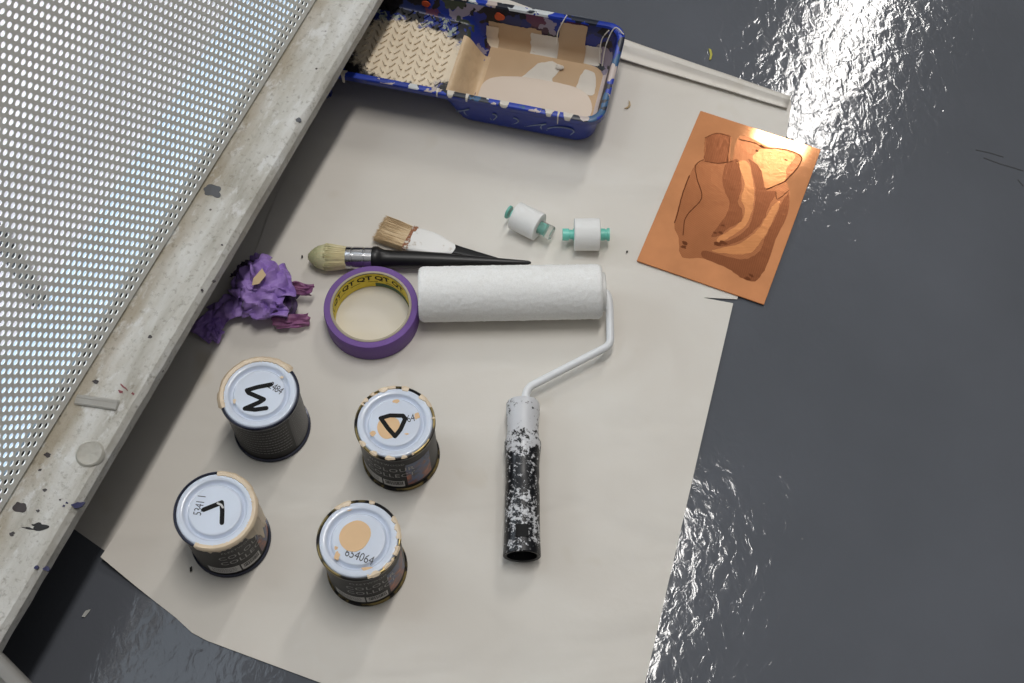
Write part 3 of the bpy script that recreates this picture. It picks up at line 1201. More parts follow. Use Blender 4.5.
flat_loft([(-0.001, 0.0140, 0.0052), (-0.003, 0.0148, 0.0056), (-0.012, 0.0146, 0.0054), (-0.022, 0.0140, 0.0050), (-0.030, 0.0124, 0.0045), (-0.040, 0.0088, 0.0038), (-0.047, 0.0062, 0.0034), (-0.050, 0.0045, 0.0028)])
for v in bm.verts:
    v.co += Vector((0, 0, 1)) * 0.0003 * noise.noise(v.co * 220)
tag(obj('paint_coat', bm, M_WHITEPAINT, fbk), 'thick white paint caked over the ferrule')
bm = bmesh.new()
flat_loft([(-0.040, 0.0070, 0.0030), (-0.046, 0.0062, 0.0030), (-0.056, 0.0052, 0.0028), (-0.072, 0.0042, 0.0024), (-0.090, 0.0032, 0.0020), (-(hx - fa).length + 0.002, 0.0022, 0.0018), (-(hx - fa).length, 0.0010, 0.0010)])
obj('handle', bm, M_HANDLE, fbk)

# ------------------------------------------------------------------ paint roller
ZR = 0.0300
ra_, rb2 = W(419.5, 294.5, ZR), W(601.5, 291.5, ZR)
roller = thing('paint_roller', 'paint roller with fluffy white sleeve and black handle spattered with white paint', 'paint roller', ((ra_.x + rb2.x) / 2, (ra_.y + rb2.y) / 2, 0.0020),
               math.atan2(rb2.y - ra_.y, rb2.x - ra_.x))
LR = (rb2 - ra_).length
RS = 0.0276
bm = bmesh.new()
NX, NA = 150, 120
prev = None
for i in range(NX + 1):
    x = -LR / 2 + LR * i / NX
    e = min(i, NX - i) / NX * LR
    base = RS - 0.0022 * max(0, 1 - e / 0.004) ** 2
    base *= 1 - 0.035 * (x / LR + 0.0) if x > 0 else 1
    row = []
    for k in range(NA):
        a = 2 * PI * k / NA
        p = Vector((x, RS * math.cos(a), RS * math.sin(a)))
        q = 0.9 * noise.noise(p * 260) + 0.9 * noise.noise(p * 560 + Vector((3, 1, 7))) + 0.5 * noise.noise(p * 90)
        rr = base + 0.00042 * q
        row.append(bm.verts.new((x + 0.0004 * noise.noise(p * 500), rr * math.cos(a), (ZR - 0.0020) + rr * math.sin(a) * (0.985))))
    if prev:
        for k in range(NA):
            bm.faces.new((prev[k], prev[(k + 1) % NA], row[(k + 1) % NA], row[k]))
    else:
        first = row
    prev = row
# end faces with the hollow core
for ring, x, s in ((first, -LR / 2, 1), (prev, LR / 2, -1)):
    r1 = [bm.verts.new((x, 0.021 * math.cos(2 * PI * k / NA), ZR - 0.002 + 0.021 * math.sin(2 * PI * k / NA))) for k in range(NA)]
    r2 = [bm.verts.new((x + s * 0.012, 0.019 * math.cos(2 * PI * k / NA), ZR - 0.002 + 0.019 * math.sin(2 * PI * k / NA))) for k in range(NA)]
    for a, b in ((ring, r1), (r1, r2)):
        for k in range(NA):
            bm.faces.new((a[k], a[(k + 1) % NA], b[(k + 1) % NA], b[k]))
    bm.faces.new(r2)
t = NT('white_nap')
v = t.coord()
t.set(t.ramp(t.noise(v, 700, 3, 0.7), [(0.3, (238, 238, 235)), (0.6, (250, 250, 248))]), 0.9, spec=0.1)
t.bump(t.noise(v, 900, 4, 0.7), 0.0012, 0.35)
t.b.inputs['Sheen Weight'].default_value = 0.25
obj('sleeve', bm, t.m, roller, angle=80)
# frame wire
wire = [W(596, 292, ZR), W(607, 291, ZR), W(609.5, 304, 0.028), W(610.5, 345, 0.020), W(527, 388, 0.019), W(523.5, 408, 0.018)]
wire = [loc_of(roller, p) for p in wire]
wire = round_corners(wire, 0.007, 7)
bm = bmesh.new()
tube(bm, wire, 0.0039, 14)
obj('frame', bm, M_WIREWHITE, roller)
bm = bmesh.new()
cpos = loc_of(roller, W(603, 292, ZR))
tube(bm, [cpos + Vector((-0.006, 0, 0)), cpos + Vector((0.0015, 0, 0)), cpos + Vector((0.0022, 0, 0))], [0.0195, 0.0195, 0.0180], 40)
obj('end_cap', bm, simple('white_plastic_cap', (222, 222, 220), 0.4), roller)

# handle: its own axis, from the wire down to the open end
h0, h1 = W(523, 401, 0.0180), W(522, 556, 0.0190)
hd_ang = math.atan2(h1.y - h0.y, h1.x - h0.x)
h0l, h1l = loc_of(roller, h0), loc_of(roller, h1)
LHd = (h1l - h0l).length
ax = (h1l - h0l).normalized()
sx_ = ax.cross(Vector((0, 0, 1))).normalized()
uz = sx_.cross(ax).normalized()
bm = bmesh.new()
hp = [(0.0, 0.0120), (0.001, 0.0145), (0.004, 0.0160), (0.012, 0.0160), (0.022, 0.0150), (0.032, 0.0146), (0.040, 0.0158), (0.044, 0.0174), (0.050, 0.0172), (0.056, 0.0162),
      (0.066, 0.0156), (0.078, 0.0158), (0.084, 0.0150), (0.088, 0.0158), (0.100, 0.0161), (0.115, 0.0161), (0.130, 0.0163), (0.142, 0.0166), (LHd - 0.004, 0.0170), (LHd, 0.0172), (LHd + 0.0006, 0.0166), (LHd, 0.0140), (LHd - 0.02, 0.0132)]
prev = None
NHd = 40
hole = []
for x, r in hp:
    row = []
    for k in range(NHd):
        a = 2 * PI * k / NHd
        fl_ = 0.92
        row.append(bm.verts.new(h0l + ax * x + sx_ * (r * math.cos(a)) + uz * (r * fl_ * math.sin(a))))
    if prev:
        for k in range(NHd):
            bm.faces.new((prev[k], prev[(k + 1) % NHd], row[(k + 1) % NHd], row[k]))
    else:
        bm.faces.new(row[::-1])
    prev = row
bm.faces.new(prev)


def m_roller_handle():
    t = NT('black_plastic_with_white_roller_spatter')
    tc = t.n('ShaderNodeTexCoord')
    dp = t.n('ShaderNodeVectorMath', operation='SUBTRACT')
    t.l(tc.outputs['Object'], dp.inputs[0]); dp.inputs[1].default_value = h0l
    d1 = t.n('ShaderNodeVectorMath', operation='DOT_PRODUCT')
    t.l(dp.outputs[0], d1.inputs[0]); d1.inputs[1].default_value = ax
    d2 = t.n('ShaderNodeVectorMath', operation='DOT_PRODUCT')
    t.l(dp.outputs[0], d2.inputs[0]); d2.inputs[1].default_value = sx_
    d3 = t.n('ShaderNodeVectorMath', operation='DOT_PRODUCT')
    t.l(dp.outputs[0], d3.inputs[0]); d3.inputs[1].default_value = uz
    v = t.coord()
    n1 = t.noise(v, 260, 5, 0.75)
    n2 = t.noise(v, 70, 3, 0.6)
    # coverage along the handle
    mr = t.n('ShaderNodeMapRange')
    mr.inputs[1].default_value = 0.0; mr.inputs[2].default_value = 0.16
    t.l(d1.outputs['Value'], mr.inputs[0])
    cov = t.ramp(mr.outputs[0], [(0.0, BW(0.60)), (0.20, BW(0.62)), (0.28, BW(0.50)), (0.36, BW(0.45)), (0.44, BW(0.43)), (0.50, BW(0.34)), (0.56, BW(0.36)), (0.62, BW(0.45)), (0.90, BW(0.44)), (1.0, BW(0.36))])
    up_ = t.n('ShaderNodeMath', operation='MULTIPLY_ADD')
    t.l(d3.outputs['Value'], up_.inputs[0]); up_.inputs[1].default_value = 6.0
    t.l(cov, up_.inputs[2])
    av = t.n('ShaderNodeMath', operation='MULTIPLY_ADD')
    t.l(n2, av.inputs[0]); av.inputs[1].default_value = 0.5; av.inputs[2].default_value = -0.25
    s1 = t.n('ShaderNodeMath', operation='ADD')
    t.l(up_.outputs[0], s1.inputs[0]); t.l(av.outputs[0], s1.inputs[1])
    s2 = t.n('ShaderNodeMath', operation='SUBTRACT')
    t.l(s1.outputs[0], s2.inputs[0]); t.l(n1, s2.inputs[1])
    f = t.ramp(s2.outputs[0], [(0.03, BW(0)), (0.06, BW(1))])
    t.set(t.mix(f, (22, 23, 27), (212, 213, 216)), 0.35)
    t.bump(f, 0.0004, 0.6)
    return t.m


hdl = obj('handle', bm, m_roller_handle(), roller)
# square hanging hole near the end: solid black block painted in for its shade
hc = h0l + ax * 0.1365 + uz * 0.0149
bm = bmesh.new()
M3 = Matrix((ax, sx_, uz)).transposed()
box(bm, hc - uz * 0.0015, (0.0105, 0.0100, 0.0042), M3)
bmesh.ops.bevel(bm, geom=bm.edges[:], offset=0.0008, segments=2, affect='EDGES')
tag(obj('hanging_hole', bm, simple('hole_shade_black', (8, 8, 9), 0.8), hdl), 'square hanging hole, its shade painted as a black block')

# ------------------------------------------------------------------ two small white rollers on teal spindles


def mini(p0, p1, body0, body1, rad, label, knob, clear_end):
    z = rad + 0.0022
    a, b = W(*p0, z), W(*p1, z)
    root = thing('mini_roller', label, 'mini roller', ((a.x + b.x) / 2, (a.y + b.y) / 2, 0.0022), math.atan2(b.y - a.y, b.x - a.x), 'small white rollers on teal spindles')
    L = (b - a).length

    def X(f):
        return -L / 2 + L * f
    bm = bmesh.new()
    zc = rad
    xs0, xs1 = X(body0), X(body1)
    n = 48

    def lx(prof):
        prev = None
        for x, r in prof:
            row = [bm.verts.new((x, r * math.cos(2 * PI * k / n), zc + r * math.sin(2 * PI * k / n))) for k in range(n)]
            if prev:
                for k in range(n):
                    bm.faces.new((prev[k], prev[(k + 1) % n], row[(k + 1) % n], row[k]))
            prev = row
        return prev
    lx([(xs0 + 0.002, 0.006), (xs0, 0.0065), (xs0, rad - 0.0008), (xs0 + 0.0006, rad), (xs1 - 0.0006, rad), (xs1, rad - 0.0008), (xs1, 0.0065), (xs1 - 0.002, 0.006)])
    obj('foam_roll', bm, M_MINI, root)
    bm = bmesh.new()
    rs = 0.0062
    if clear_end:
        lx([(X(0.10), 0.0), (X(0.10), rs * 0.8), (X(0.86), rs * 0.8), (X(0.87), rs), (X(0.88), rs * 0.7), (X(0.88), 0.0)])
    else:
        lx([(X(0.03), 0.0), (X(0.03), rs), (X(0.16), rs), (X(0.17), rs * 0.8), (X(0.24), rs * 0.8), (X(0.25), rs), (X(0.90), rs), (X(0.91), rs * 0.9), (X(0.94), rs * 0.9), (X(0.95), rs * 1.08), (X(1.0), rs * 1.08), (X(1.0), 0.0)])
    obj('spindle', bm, M_TEAL, root)
    if knob:
        bm = bmesh.new()
        lx([(X(0.0), 0.0), (X(0.0), 0.0062), (X(0.01), 0.0072), (X(0.04), 0.0072), (X(0.055), 0.0066), (X(0.055), 0.0)])
        tag(obj('end_knob', bm, simple('teal_grey_knob', (104, 176, 162), 0.3), root), 'round teal end knob')
    if clear_end:
        bm = bmesh.new()
        lx([(X(0.70), 0.0066), (X(0.70), 0.0074), (X(0.99), 0.0074), (X(1.0), 0.0068), (X(1.0), 0.0), ])
        tag(obj('clear_sleeve', bm, M_CLEAR, root), 'clear plastic end sleeve')
    return root


mini((507.5, 211.5), (552, 233.5), 0.17, 0.72, 0.0150, 'tilted mini white roller with round teal knob and clear sleeve', True, True)
mini((561, 234.5), (609.5, 234.5), 0.27, 0.80, 0.0165, 'mini white roller with teal spindle showing both ends, nearest the copper plate', False, False)

# ------------------------------------------------------------------ copper plate
cp = [W(701, 110, 0.004), W(821, 150, 0.004), W(764, 303, 0.004), W(636, 262, 0.004)]
cc = sum(cp, Vector()) / 4
exv = ((cp[1] - cp[0]) + (cp[2] - cp[3])).normalized()
plate = thing('copper_plate', 'etched rectangular copper plate lying over the edge of the paper', 'copper plate', (cc.x, cc.y, 0.0026), math.atan2(exv.y, exv.x))
PWd = ((cp[1] - cp[0]).length + (cp[2] - cp[3]).length) / 2
plate.rotation_euler = (0, 0.011, math.atan2(exv.y, exv.x))
PHt = ((cp[3] - cp[0]).length + (cp[2] - cp[1]).length) / 2
bm = bmesh.new()
box(bm, (0, 0, 0.0007), (PWd, PHt, 0.0014))
bmesh.ops.bevel(bm, geom=bm.edges[:], offset=0.0004, segments=2, affect='EDGES')


def m_copper(name, col, rough, hatch=None, bumpd=0.0, broad=0.68):
    t = NT(name)
    v = t.coord()
    n = t.noise(v, 22, 4, 0.6)
    c = t.ramp(n, [(0.3, tuple(x * 0.90 for x in lin(col)[:3]) + (1,)), (0.7, tuple(min(1, x * 1.08) for x in lin(col)[:3]) + (1,))])
    if hatch:
        w1 = t.n('ShaderNodeTexWave', wave_type='BANDS', bands_direction='X')
        w1.inputs['Scale'].default_value = 170
        w1.inputs['Distortion'].default_value = 1.5
        t.l(t.coord((1, 1, 1), (0, 0, hatch)), w1.inputs['Vector'])
        f = t.ramp(w1.outputs['Fac'], [(0.0, BW(0.35)), (0.5, BW(0.0))])
        c = t.mix(f, c, tuple(x * 0.5 for x in lin(col)[:3]) + (1,))
    t.set(c, t.ramp(t.noise(t.coord((1, 8, 1)), 60, 3), [(0.3, BW(rough * 0.85)), (0.7, BW(rough * 1.15))]), 1.0)
    if bumpd:
        t.bump(t.noise(v, 300, 3), bumpd, 0.5)
    b2 = t.n('ShaderNodeBsdfPrincipled')
    b2.inputs['Metallic'].default_value = 1.0
    b2.inputs['Roughness'].default_value = 0.62
    t.l(t.b.inputs['Base Color'].links[0].from_socket, b2.inputs['Base Color'])
    ms = t.n('ShaderNodeMixShader')
    ms.inputs[0].default_value = broad
    t.l(t.b.outputs[0], ms.inputs[1]); t.l(b2.outputs[0], ms.inputs[2])
    t.l(ms.outputs[0], t.t.nodes['Material Output'].inputs['Surface'])
    return t.m


M_COPPER = m_copper('polished_copper', (208, 148, 104), 0.055)
M_ETCH = m_copper('etched_copper', (170, 112, 76), 0.16, 0.6, 0.0001)
M_ETCH2 = m_copper('deep_etched_copper', (138, 86, 58), 0.18, -0.5, 0.00012)
M_ETCH3 = m_copper('light_etched_copper', (204, 142, 94), 0.14, 1.2, 0.0002)
body = obj('plate', bm, M_COPPER, plate)


def cpt(x, y):
    p = loc_of(plate, W(640 + x / 3.252, 100 + y / 3.252, 0.004))
    return (p.x, p.y)


def etch(pts, mat, lvl, name='etched_shape', n=5):
    q = smooth_path([Vector((*cpt(*p), 0)) for p in pts + [pts[0]]], n)[:-1]
    q = [p + Vector((noise.noise(p * 260), noise.noise(p * 260 + Vector((9, 9, 9))), 0)) * 0.0011 for p in q]
    bm = bmesh.new()
    prism(bm, [(p.x, p.y) for p in q], 0.0010, 0.0014 + 0.00004 * lvl)
    bmesh.ops.triangulate(bm, faces=[f for f in bm.faces if len(f.verts) > 4])
    obj(name, bm, mat, body, smooth=False)


etch([(212, 122), (250, 108), (296, 118), (292, 160), (300, 195), (322, 120), (370, 128), (430, 158), (480, 162), (524, 182), (515, 215), (478, 258), (486, 300), (482, 370), (440, 455), (412, 540), (372, 588), (325, 575), (286, 548),
      (205, 516), (138, 512), (124, 450), (112, 410), (122, 362), (140, 300), (158, 250), (180, 212), (205, 195), (208, 150)], M_ETCH, 1)
etch([(300, 196), (322, 200), (330, 290), (318, 330), (332, 360), (328, 395), (285, 420), (262, 440), (232, 442), (262, 400), (292, 340), (270, 280), (275, 215)], M_ETCH2, 2)
etch([(352, 190), (392, 222), (408, 290), (442, 298), (420, 345), (395, 400), (340, 450), (280, 474), (240, 470), (300, 452), (352, 412), (372, 350), (372, 270)], M_ETCH2, 2)
etch([(484, 300), (482, 368), (442, 452), (412, 540), (374, 588), (326, 574), (288, 548), (206, 514), (208, 490), (270, 505), (340, 518), (388, 490), (410, 440), (440, 380), (462, 330)], M_ETCH2, 2)
etch([(388, 160), (430, 160), (478, 166), (505, 182), (478, 222), (470, 262), (412, 288), (396, 230), (366, 190)], M_ETCH3, 2)
etch([(314, 202), (348, 200), (368, 262), (368, 340), (345, 405), (300, 440), (262, 462), (252, 450), (322, 402), (342, 360), (330, 320), (340, 270)], M_ETCH3, 2)
etch([(214, 124), (250, 110), (292, 120), (288, 160), (282, 205), (212, 200), (214, 160)], M_ETCH2, 2)
etch([(430, 345), (455, 330), (430, 395), (400, 450), (360, 495), (290, 500), (232, 490), (300, 474), (352, 450), (398, 402)], M_ETCH3, 2)
# engraved outlines
M_LINE = m_copper('dark_engraved_line', (96, 56, 36), 0.45)
for pts, w in ((( (322, 128), (372, 140), (400, 155), (430, 156), (480, 162), (524, 182), (515, 216), (480, 255), (470, 265), (412, 290)), 0.0012),
               (((205, 195), (180, 215), (186, 260), (200, 320), (150, 380), (140, 440)), 0.0010), (((210, 200), (250, 206), (300, 200)), 0.0009), (((292, 122), (288, 165), (282, 205)), 0.0009),
               (((212, 124), (250, 109), (294, 120)), 0.0010), (((442, 298), (448, 322), (486, 292)), 0.0010), (((112, 400), (124, 362), (140, 300), (160, 248)), 0.0012)):
    bm = bmesh.new()
    q = smooth_path([Vector((*cpt(*p), 0)) for p in pts], 5)
    stroke(bm, [(p.x + 0.0004 * noise.noise(p * 300), p.y) for p in q], w, 0.0012, 0.00152)
    obj('engraved_line', bm, M_LINE, body, smooth=False)
for x, y, r in ((380, 165, 0.0014), (474, 194, 0.0012), (395, 150, 0.0018), (145, 466, 0.0022), (142, 478, 0.0022), (268, 464, 0.0030), (252, 468, 0.0026), (262, 432, 0.0018), (350, 580, 0.0022), (362, 570, 0.0020), (270, 408, 0.0014), (244, 432, 0.0014)):
    c = cpt(x, y)
    bm = bmesh.new()
    prism(bm, blob_outline(c[0], c[1], r * 1.4, r * 0.8, x, amp=0.3), 0.0012, 0.00154)
    obj('engraved_spot', bm, M_LINE, body, smooth=False)

# ------------------------------------------------------------------ paint tray
ta = Vector((0.97, -0.2431, 0)).normalized()
tb = Vector((-ta.y, ta.x, 0))
LT, WT, ZT = 0.330, 0.1365, 0.0600
ctr = ta * (-0.114 - LT / 2) + tb * 0.9160
tray = thing('paint_tray', 'blue plastic paint tray splattered with colours, holding cream paint, half under the bench', 'paint tray',
             (ctr.x, ctr.y, 0.0022), math.atan2(ta.y, ta.x))
ZT0 = ZT - 0.0022


def zf(x):
    if x > 0.016:
        return 0.0040
    if x > -0.008:
        t = (0.016 - x) / 0.024
        return 0.0040 + 0.0285 * (t * t * (3 - 2 * t))
    return 0.0325 + 0.012 * (-0.008 - x) / 0.14


def rrect(hx_, hy_, r, nx=44, nc=8, ny=10):
    """points of a rounded rectangle, symmetric about the x axis: upper half then its mirror"""
    top = []
    for k in range(1, ny):
        top.append((hx_, (hy_ - r) * k / ny))
    for k in range(nc + 1):
        a = (PI / 2) * k / nc
        top.append((hx_ - r + r * math.cos(a), hy_ - r + r * math.sin(a)))
    for k in range(1, nx):
        top.append((hx_ - r - (2 * hx_ - 2 * r) * k / nx, hy_))
    for k in range(nc + 1):
        a = PI / 2 + (PI / 2) * k / nc
        top.append((-hx_ + r + r * math.cos(a), hy_ - r + r * math.sin(a)))
    for k in range(ny - 1, 0, -1):
        top.append((-hx_, (hy_ - r) * k / ny))
    bot = [(x, -y) for x, y in reversed(top)]
    return top, bot


def tray_ring(inset, r, zfun):
    hx_, hy_ = LT / 2 - inset, WT / 2 - inset
    top, bot = rrect(hx_, hy_, r)
    return [bm.verts.new((x, y, zfun(x, y))) for x, y in top + bot]


bm = bmesh.new()


def rimz(x, y):
    return ZT0 + 0.0006 * noise.noise(Vector((x * 30, y * 30, 2)))


rs = [tray_ring(0.0, 0.020, lambda x, y: ZT0 - 0.0075), tray_ring(0.0, 0.020, lambda x, y: rimz(x, y) - 0.001), tray_ring(0.0012, 0.019, rimz), tray_ring(0.0062, 0.016, lambda x, y: rimz(x, y) - 0.0002),
      tray_ring(0.0075, 0.015, lambda x, y: ZT0 - 0.0025), tray_ring(0.0105, 0.016, lambda x, y: zf(x) + 0.5 * (ZT0 - zf(x))), tray_ring(0.0130, 0.017, lambda x, y: zf(x) + 0.006), tray_ring(0.0155, 0.017, lambda x, y: zf(x) + 0.0012), tray_ring(0.0180, 0.017, lambda x, y: zf(x))]
for a, b in zip(rs, rs[1:]):
    n = len(a)
    for k in range(n):
        bm.faces.new((a[k], a[(k + 1) % n], b[(k + 1) % n], b[k]))
last = rs[-1]
n = len(last)
half = n // 2
NB = 10
cols = []
for k in range(half):
    a, b = last[k], last[n - 1 - k]
    c = [a] + [bm.verts.new((a.co.x, a.co.y + (b.co.y - a.co.y) * j / NB, zf(a.co.x))) for j in range(1, NB)] + [b]
    cols.append(c)
for a, b in zip(cols, cols[1:]):
    for j in range(NB):
        bm.faces.new((a[j], b[j], b[j + 1], a[j + 1]))
for cset in (cols[0], cols[-1]):
    f = bm.faces.new(cset)
bm.normal_update()
M_TBLUE = mat_flecked('royal_blue_plastic', (22, 46, 142), (150, 160, 178), 60, 0.69, 0.73, rough=0.3)
M_TSPLAT = splatter('multicoloured_paint_splashes', (30, 48, 130), [(22, 22, 28), (66, 38, 58), (24, 36, 100), (30, 26, 34), (140, 130, 146), (24, 22, 26), (60, 66, 54), (92, 50, 72), (28, 24, 30), (34, 44, 90)], 46, 0.86, warp=1.0)
M_TRIM = splatter('blue_rim_with_paint_marks', (28, 58, 166), [(206, 210, 212), (30, 36, 50), (44, 90, 130), (26, 52, 150), (40, 44, 54), (190, 176, 170)], 62, 0.6, warp=0.9)
shell = obj('shell', bm, [M_TSPLAT, M_TBLUE, M_TRIM], tray, angle=50)
for p in shell.data.polygons:
    z = p.center.z
    if z > ZT0 - 0.002:
        p.material_index = 2
    elif z > ZT0 - 0.009 and (abs(p.center.x) > LT / 2 - 0.001 or abs(p.center.y) > WT / 2 - 0.001):
        p.material_index = 1
so = shell.modifiers.new('thickness', 'SOLIDIFY')
so.thickness = 0.0022; so.offset = -1; so.material_offset = 1
shell.data.update()
# which way is out: make sure thickness grows downwards
up_faces = sum(1 for p in shell.data.polygons if p.normal.z > 0)
if up_faces < len(shell.data.polygons) / 2:
    so.offset = 1

# outer feet
for x, y in ((-0.143, -0.056), (-0.143, 0.056)):
    bm = bmesh.new()
    box(bm, (x, y, 0.0205), (0.014, 0.016, 0.041))
    for v in bm.verts:
        if v.co.z < 0.01:
            v.co.x = x + (v.co.x - x) * 0.7
            v.co.y = y + (v.co.y - y) * 0.7
    bmesh.ops.bevel(bm, geom=bm.edges[:], offset=0.003, segments=3, affect='EDGES')
    obj('foot', bm, M_TBLUE, tray)
# chalky scrawl on the outer near wall
bm = bmesh.new()
for q in range(4):
    pts = []
    for k in range(26):
        t = k / 25
        x = 0.005 + 0.034 * q + 0.034 * t + 0.008 * math.sin(9 * t + q)
        s = 0.35 + 0.25 * math.sin(6.3 * t + q * 1.7)
        y = -WT / 2 + 0.0052 + (1 - s) * 0.0105
        z = 0.004 + s * 0.045
        pts.append((x, y - 0.0022, z))
    tube(bm, pts, 0.0008, 5)
obj('chalk_scrawl', bm, simple('pale_blue_grey_scrawl', (150, 162, 186), 0.6), shell)
# ramp: cream paint over a herringbone of raised bars
bm = bmesh.new()
rnd = random.Random(4)
a45 = math.radians(38)
i = 0
x = -0.135
while x < -0.016:
    j = 0
    y = -0.0475
    while y < 0.0495:
        s = 1 if (i % 2 == 0) else -1
        ang_ = s * a45 + 0.03 * rnd.uniform(-1, 1)
        z = zf(x)
        L_ = 0.0082
        vs = box(bm, (x, y, z + 0.0006), (0.0019, L_, 0.0040), Matrix.Rotation(ang_, 3, 'Z'))
        for v in vs:
            if v.co.z > z:
                v.co.x = x + (v.co.x - x) * 0.9
        y += 0.0094
        j += 1
    x += 0.0088
    i += 1


def m_ramp():
    t = NT('cream_paint_on_ridged_ramp')
    v = t.coord()
    tc = t.n('ShaderNodeTexCoord')
    ln = t.n('ShaderNodeVectorMath', operation='SUBTRACT')
    t.l(tc.outputs['Object'], ln.inputs[0]); ln.inputs[1].default_value = (-0.062, -0.008, 0.037)
    sc_ = t.n('ShaderNodeVectorMath', operation='MULTIPLY')
    t.l(ln.outputs[0], sc_.inputs[0]); sc_.inputs[1].default_value = (0.9, 1.35, 0.0)
    le = t.n('ShaderNodeVectorMath', operation='LENGTH')
    t.l(sc_.outputs[0], le.inputs[0])
    nz = t.noise(v, 95, 4, 0.7)
    ad = t.n('ShaderNodeMath', operation='MULTIPLY_ADD')
    t.l(nz, ad.inputs[0]); ad.inputs[1].default_value = 0.045
    t.l(le.outputs['Value'], ad.inputs[2])
    f = t.ramp(ad.outputs[0], [(0.077, BW(0)), (0.083, BW(1))])
    dk = t.ramp(t.noise(v, 60, 3), [(0.42, (24, 24, 30)), (0.52, (28, 48, 128)), (0.60, (150, 158, 150))], const=True)
    cr = t.ramp(t.noise(v, 40, 3), [(0.3, (222, 206, 180)), (0.7, (232, 218, 194))])
    t.set(t.mix(f, cr, dk), 0.5)
    return t.m


M_RAMP = m_ramp()
obj('ramp_ridges', bm, M_RAMP, tray, smooth=False)
# film of paint lying on the ramp itself
bm = bmesh.new()
prev = None
for i in range(31):
    x = -0.142 + (0.134) * i / 30
    row = [bm.verts.new((x, -0.0498 + 0.0996 * j / 16, zf(x) + 0.0005 + 0.0004 * noise.noise(Vector((x * 120, j, 3))))) for j in range(17)]
    if prev:
        for j in range(16):
            bm.faces.new((prev[j], row[j], row[j + 1], prev[j + 1]))
    prev = row
obj('ramp_paint', bm, M_RAMP, tray)

# paint in the well
M_WET = simple('wet_cream_paint', (218, 202, 186), 0.22, vary=0.02, vscale=8)
M_TAN = simple('dried_tan_paint', (192, 162, 128), 0.42, vary=0.04, vscale=25)
M_OFFW = simple('dried_off_white_paint', (214, 206, 194), 0.4, vary=0.03)


def wall_pt(x, h):
    """point just off the inner face of the far wall, h from 0 (floor) to 1 (rim)"""
    stations = [(0.0225, 0.0), (0.0200, 0.0012), (0.0175, 0.006), (0.0125, 0.5), (0.0075, 1.0)]
    zz = 0.0040
    top = ZT0 - 0.0025
    if h < 0.12:
        t = h / 0.12
        ins = 0.0180 + (0.0130 - 0.0180) * t; z = zz + 0.006 * t * t
    else:
        t = (h - 0.12) / 0.88
        z = zz + 0.006 + (top - zz - 0.006) * t
        mid = zz + 0.5 * (ZT0 - zz)
        ins = 0.0130 + (0.0105 - 0.0130) * (z - zz - 0.006) / (mid - zz - 0.006) if z < mid else 0.0105 + (0.0075 - 0.0105) * (z - mid) / (top - mid)
    return Vector((x, WT / 2 - ins - 0.0006, z + 0.0003))


def wall_patch(x0, x1, h0_, h1_, mat, seed, lift=0.0, rag=0.05, label=None):
    bm = bmesh.new()
    prev = None
    n = 26
    for i in range(n + 1):
        x = x0 + (x1 - x0) * i / n
        lo = h0_ + rag * 0.5 * noise.noise(Vector((x * 130, seed, 0)))
        hi = h1_ + rag * (noise.noise(Vector((x * 90, seed, 5))) + 0.6 * noise.noise(Vector((x * 300, seed, 8))))
        row = []
        for k in range(9):
            p = wall_pt(x, max(0.0, lo + (hi - lo) * k / 8))
            row.append(bm.verts.new(p + Vector((0.002 * noise.noise(Vector((seed, k * 0.6, x * 10))), -lift, lift * 0.3))))
        if prev:
            for k in range(8):
                bm.faces.new((prev[k], row[k], row[k + 1], prev[k + 1]))
        prev = row
    o = obj('paint_patch', bm, mat, tray)
    if label:
        o['label'] = label
    return o


wall_patch(0.012, 0.072, 0.0, 0.62, M_TAN, 1, label='tan paint on the far tray wall')
wall_patch(0.060, 0.100, 0.0, 0.52, M_OFFW, 2, 0.0004, label='off-white paint on the far tray wall')
wall_patch(0.092, 0.122, 0.0, 0.97, M_TAN, 3, 0.0008, 0.03, label='tan brush stroke up the far tray wall')
wall_patch(0.118, 0.140, 0.0, 0.45, M_OFFW, 4, 0.0002, label='off-white paint in the tray corner')


def floor_patch(pts, z, mat, seed, name='paint_patch', amp=0.002, label=None):
    q = smooth_path([Vector((*p, 0)) for p in pts + [pts[0]]], 6)[:-1]
    q = [p + Vector((noise.noise(p * 120 + Vector((seed, 0, 0))), noise.noise(p * 120 + Vector((0, seed, 0))), 0)) * amp for p in q]
    bm = bmesh.new()
    prism(bm, [(p.x, p.y) for p in q], 0.0036, z)
    bmesh.ops.triangulate(bm, faces=[f for f in bm.faces if len(f.verts) > 4])
    o = obj(name, bm, mat, tray, smooth=False)
    if label:
        o['label'] = label
    return o


bm = bmesh.new()
prev = None
for i in range(25):
    y = -0.046 + 0.084 * i / 24
    hi = 0.62 + 0.22 * noise.noise(Vector((y * 90, 2, 0))) + 0.12 * noise.noise(Vector((y * 300, 2, 4)))
    row = []
    for k in range(9):
        p = wall_pt(0, max(0.0, hi * k / 8))
        row.append(bm.verts.new((p.y - WT / 2 + LT / 2 - 0.0002, y, p.z)))
    if prev:
        for k in range(8):
            bm.faces.new((prev[k], row[k], row[k + 1], prev[k + 1]))
    prev = row
tag(obj('paint_patch', bm, simple('lilac_white_dried_paint', (204, 192, 190), 0.4, vary=0.05), tray), 'lilac white paint on the end wall')

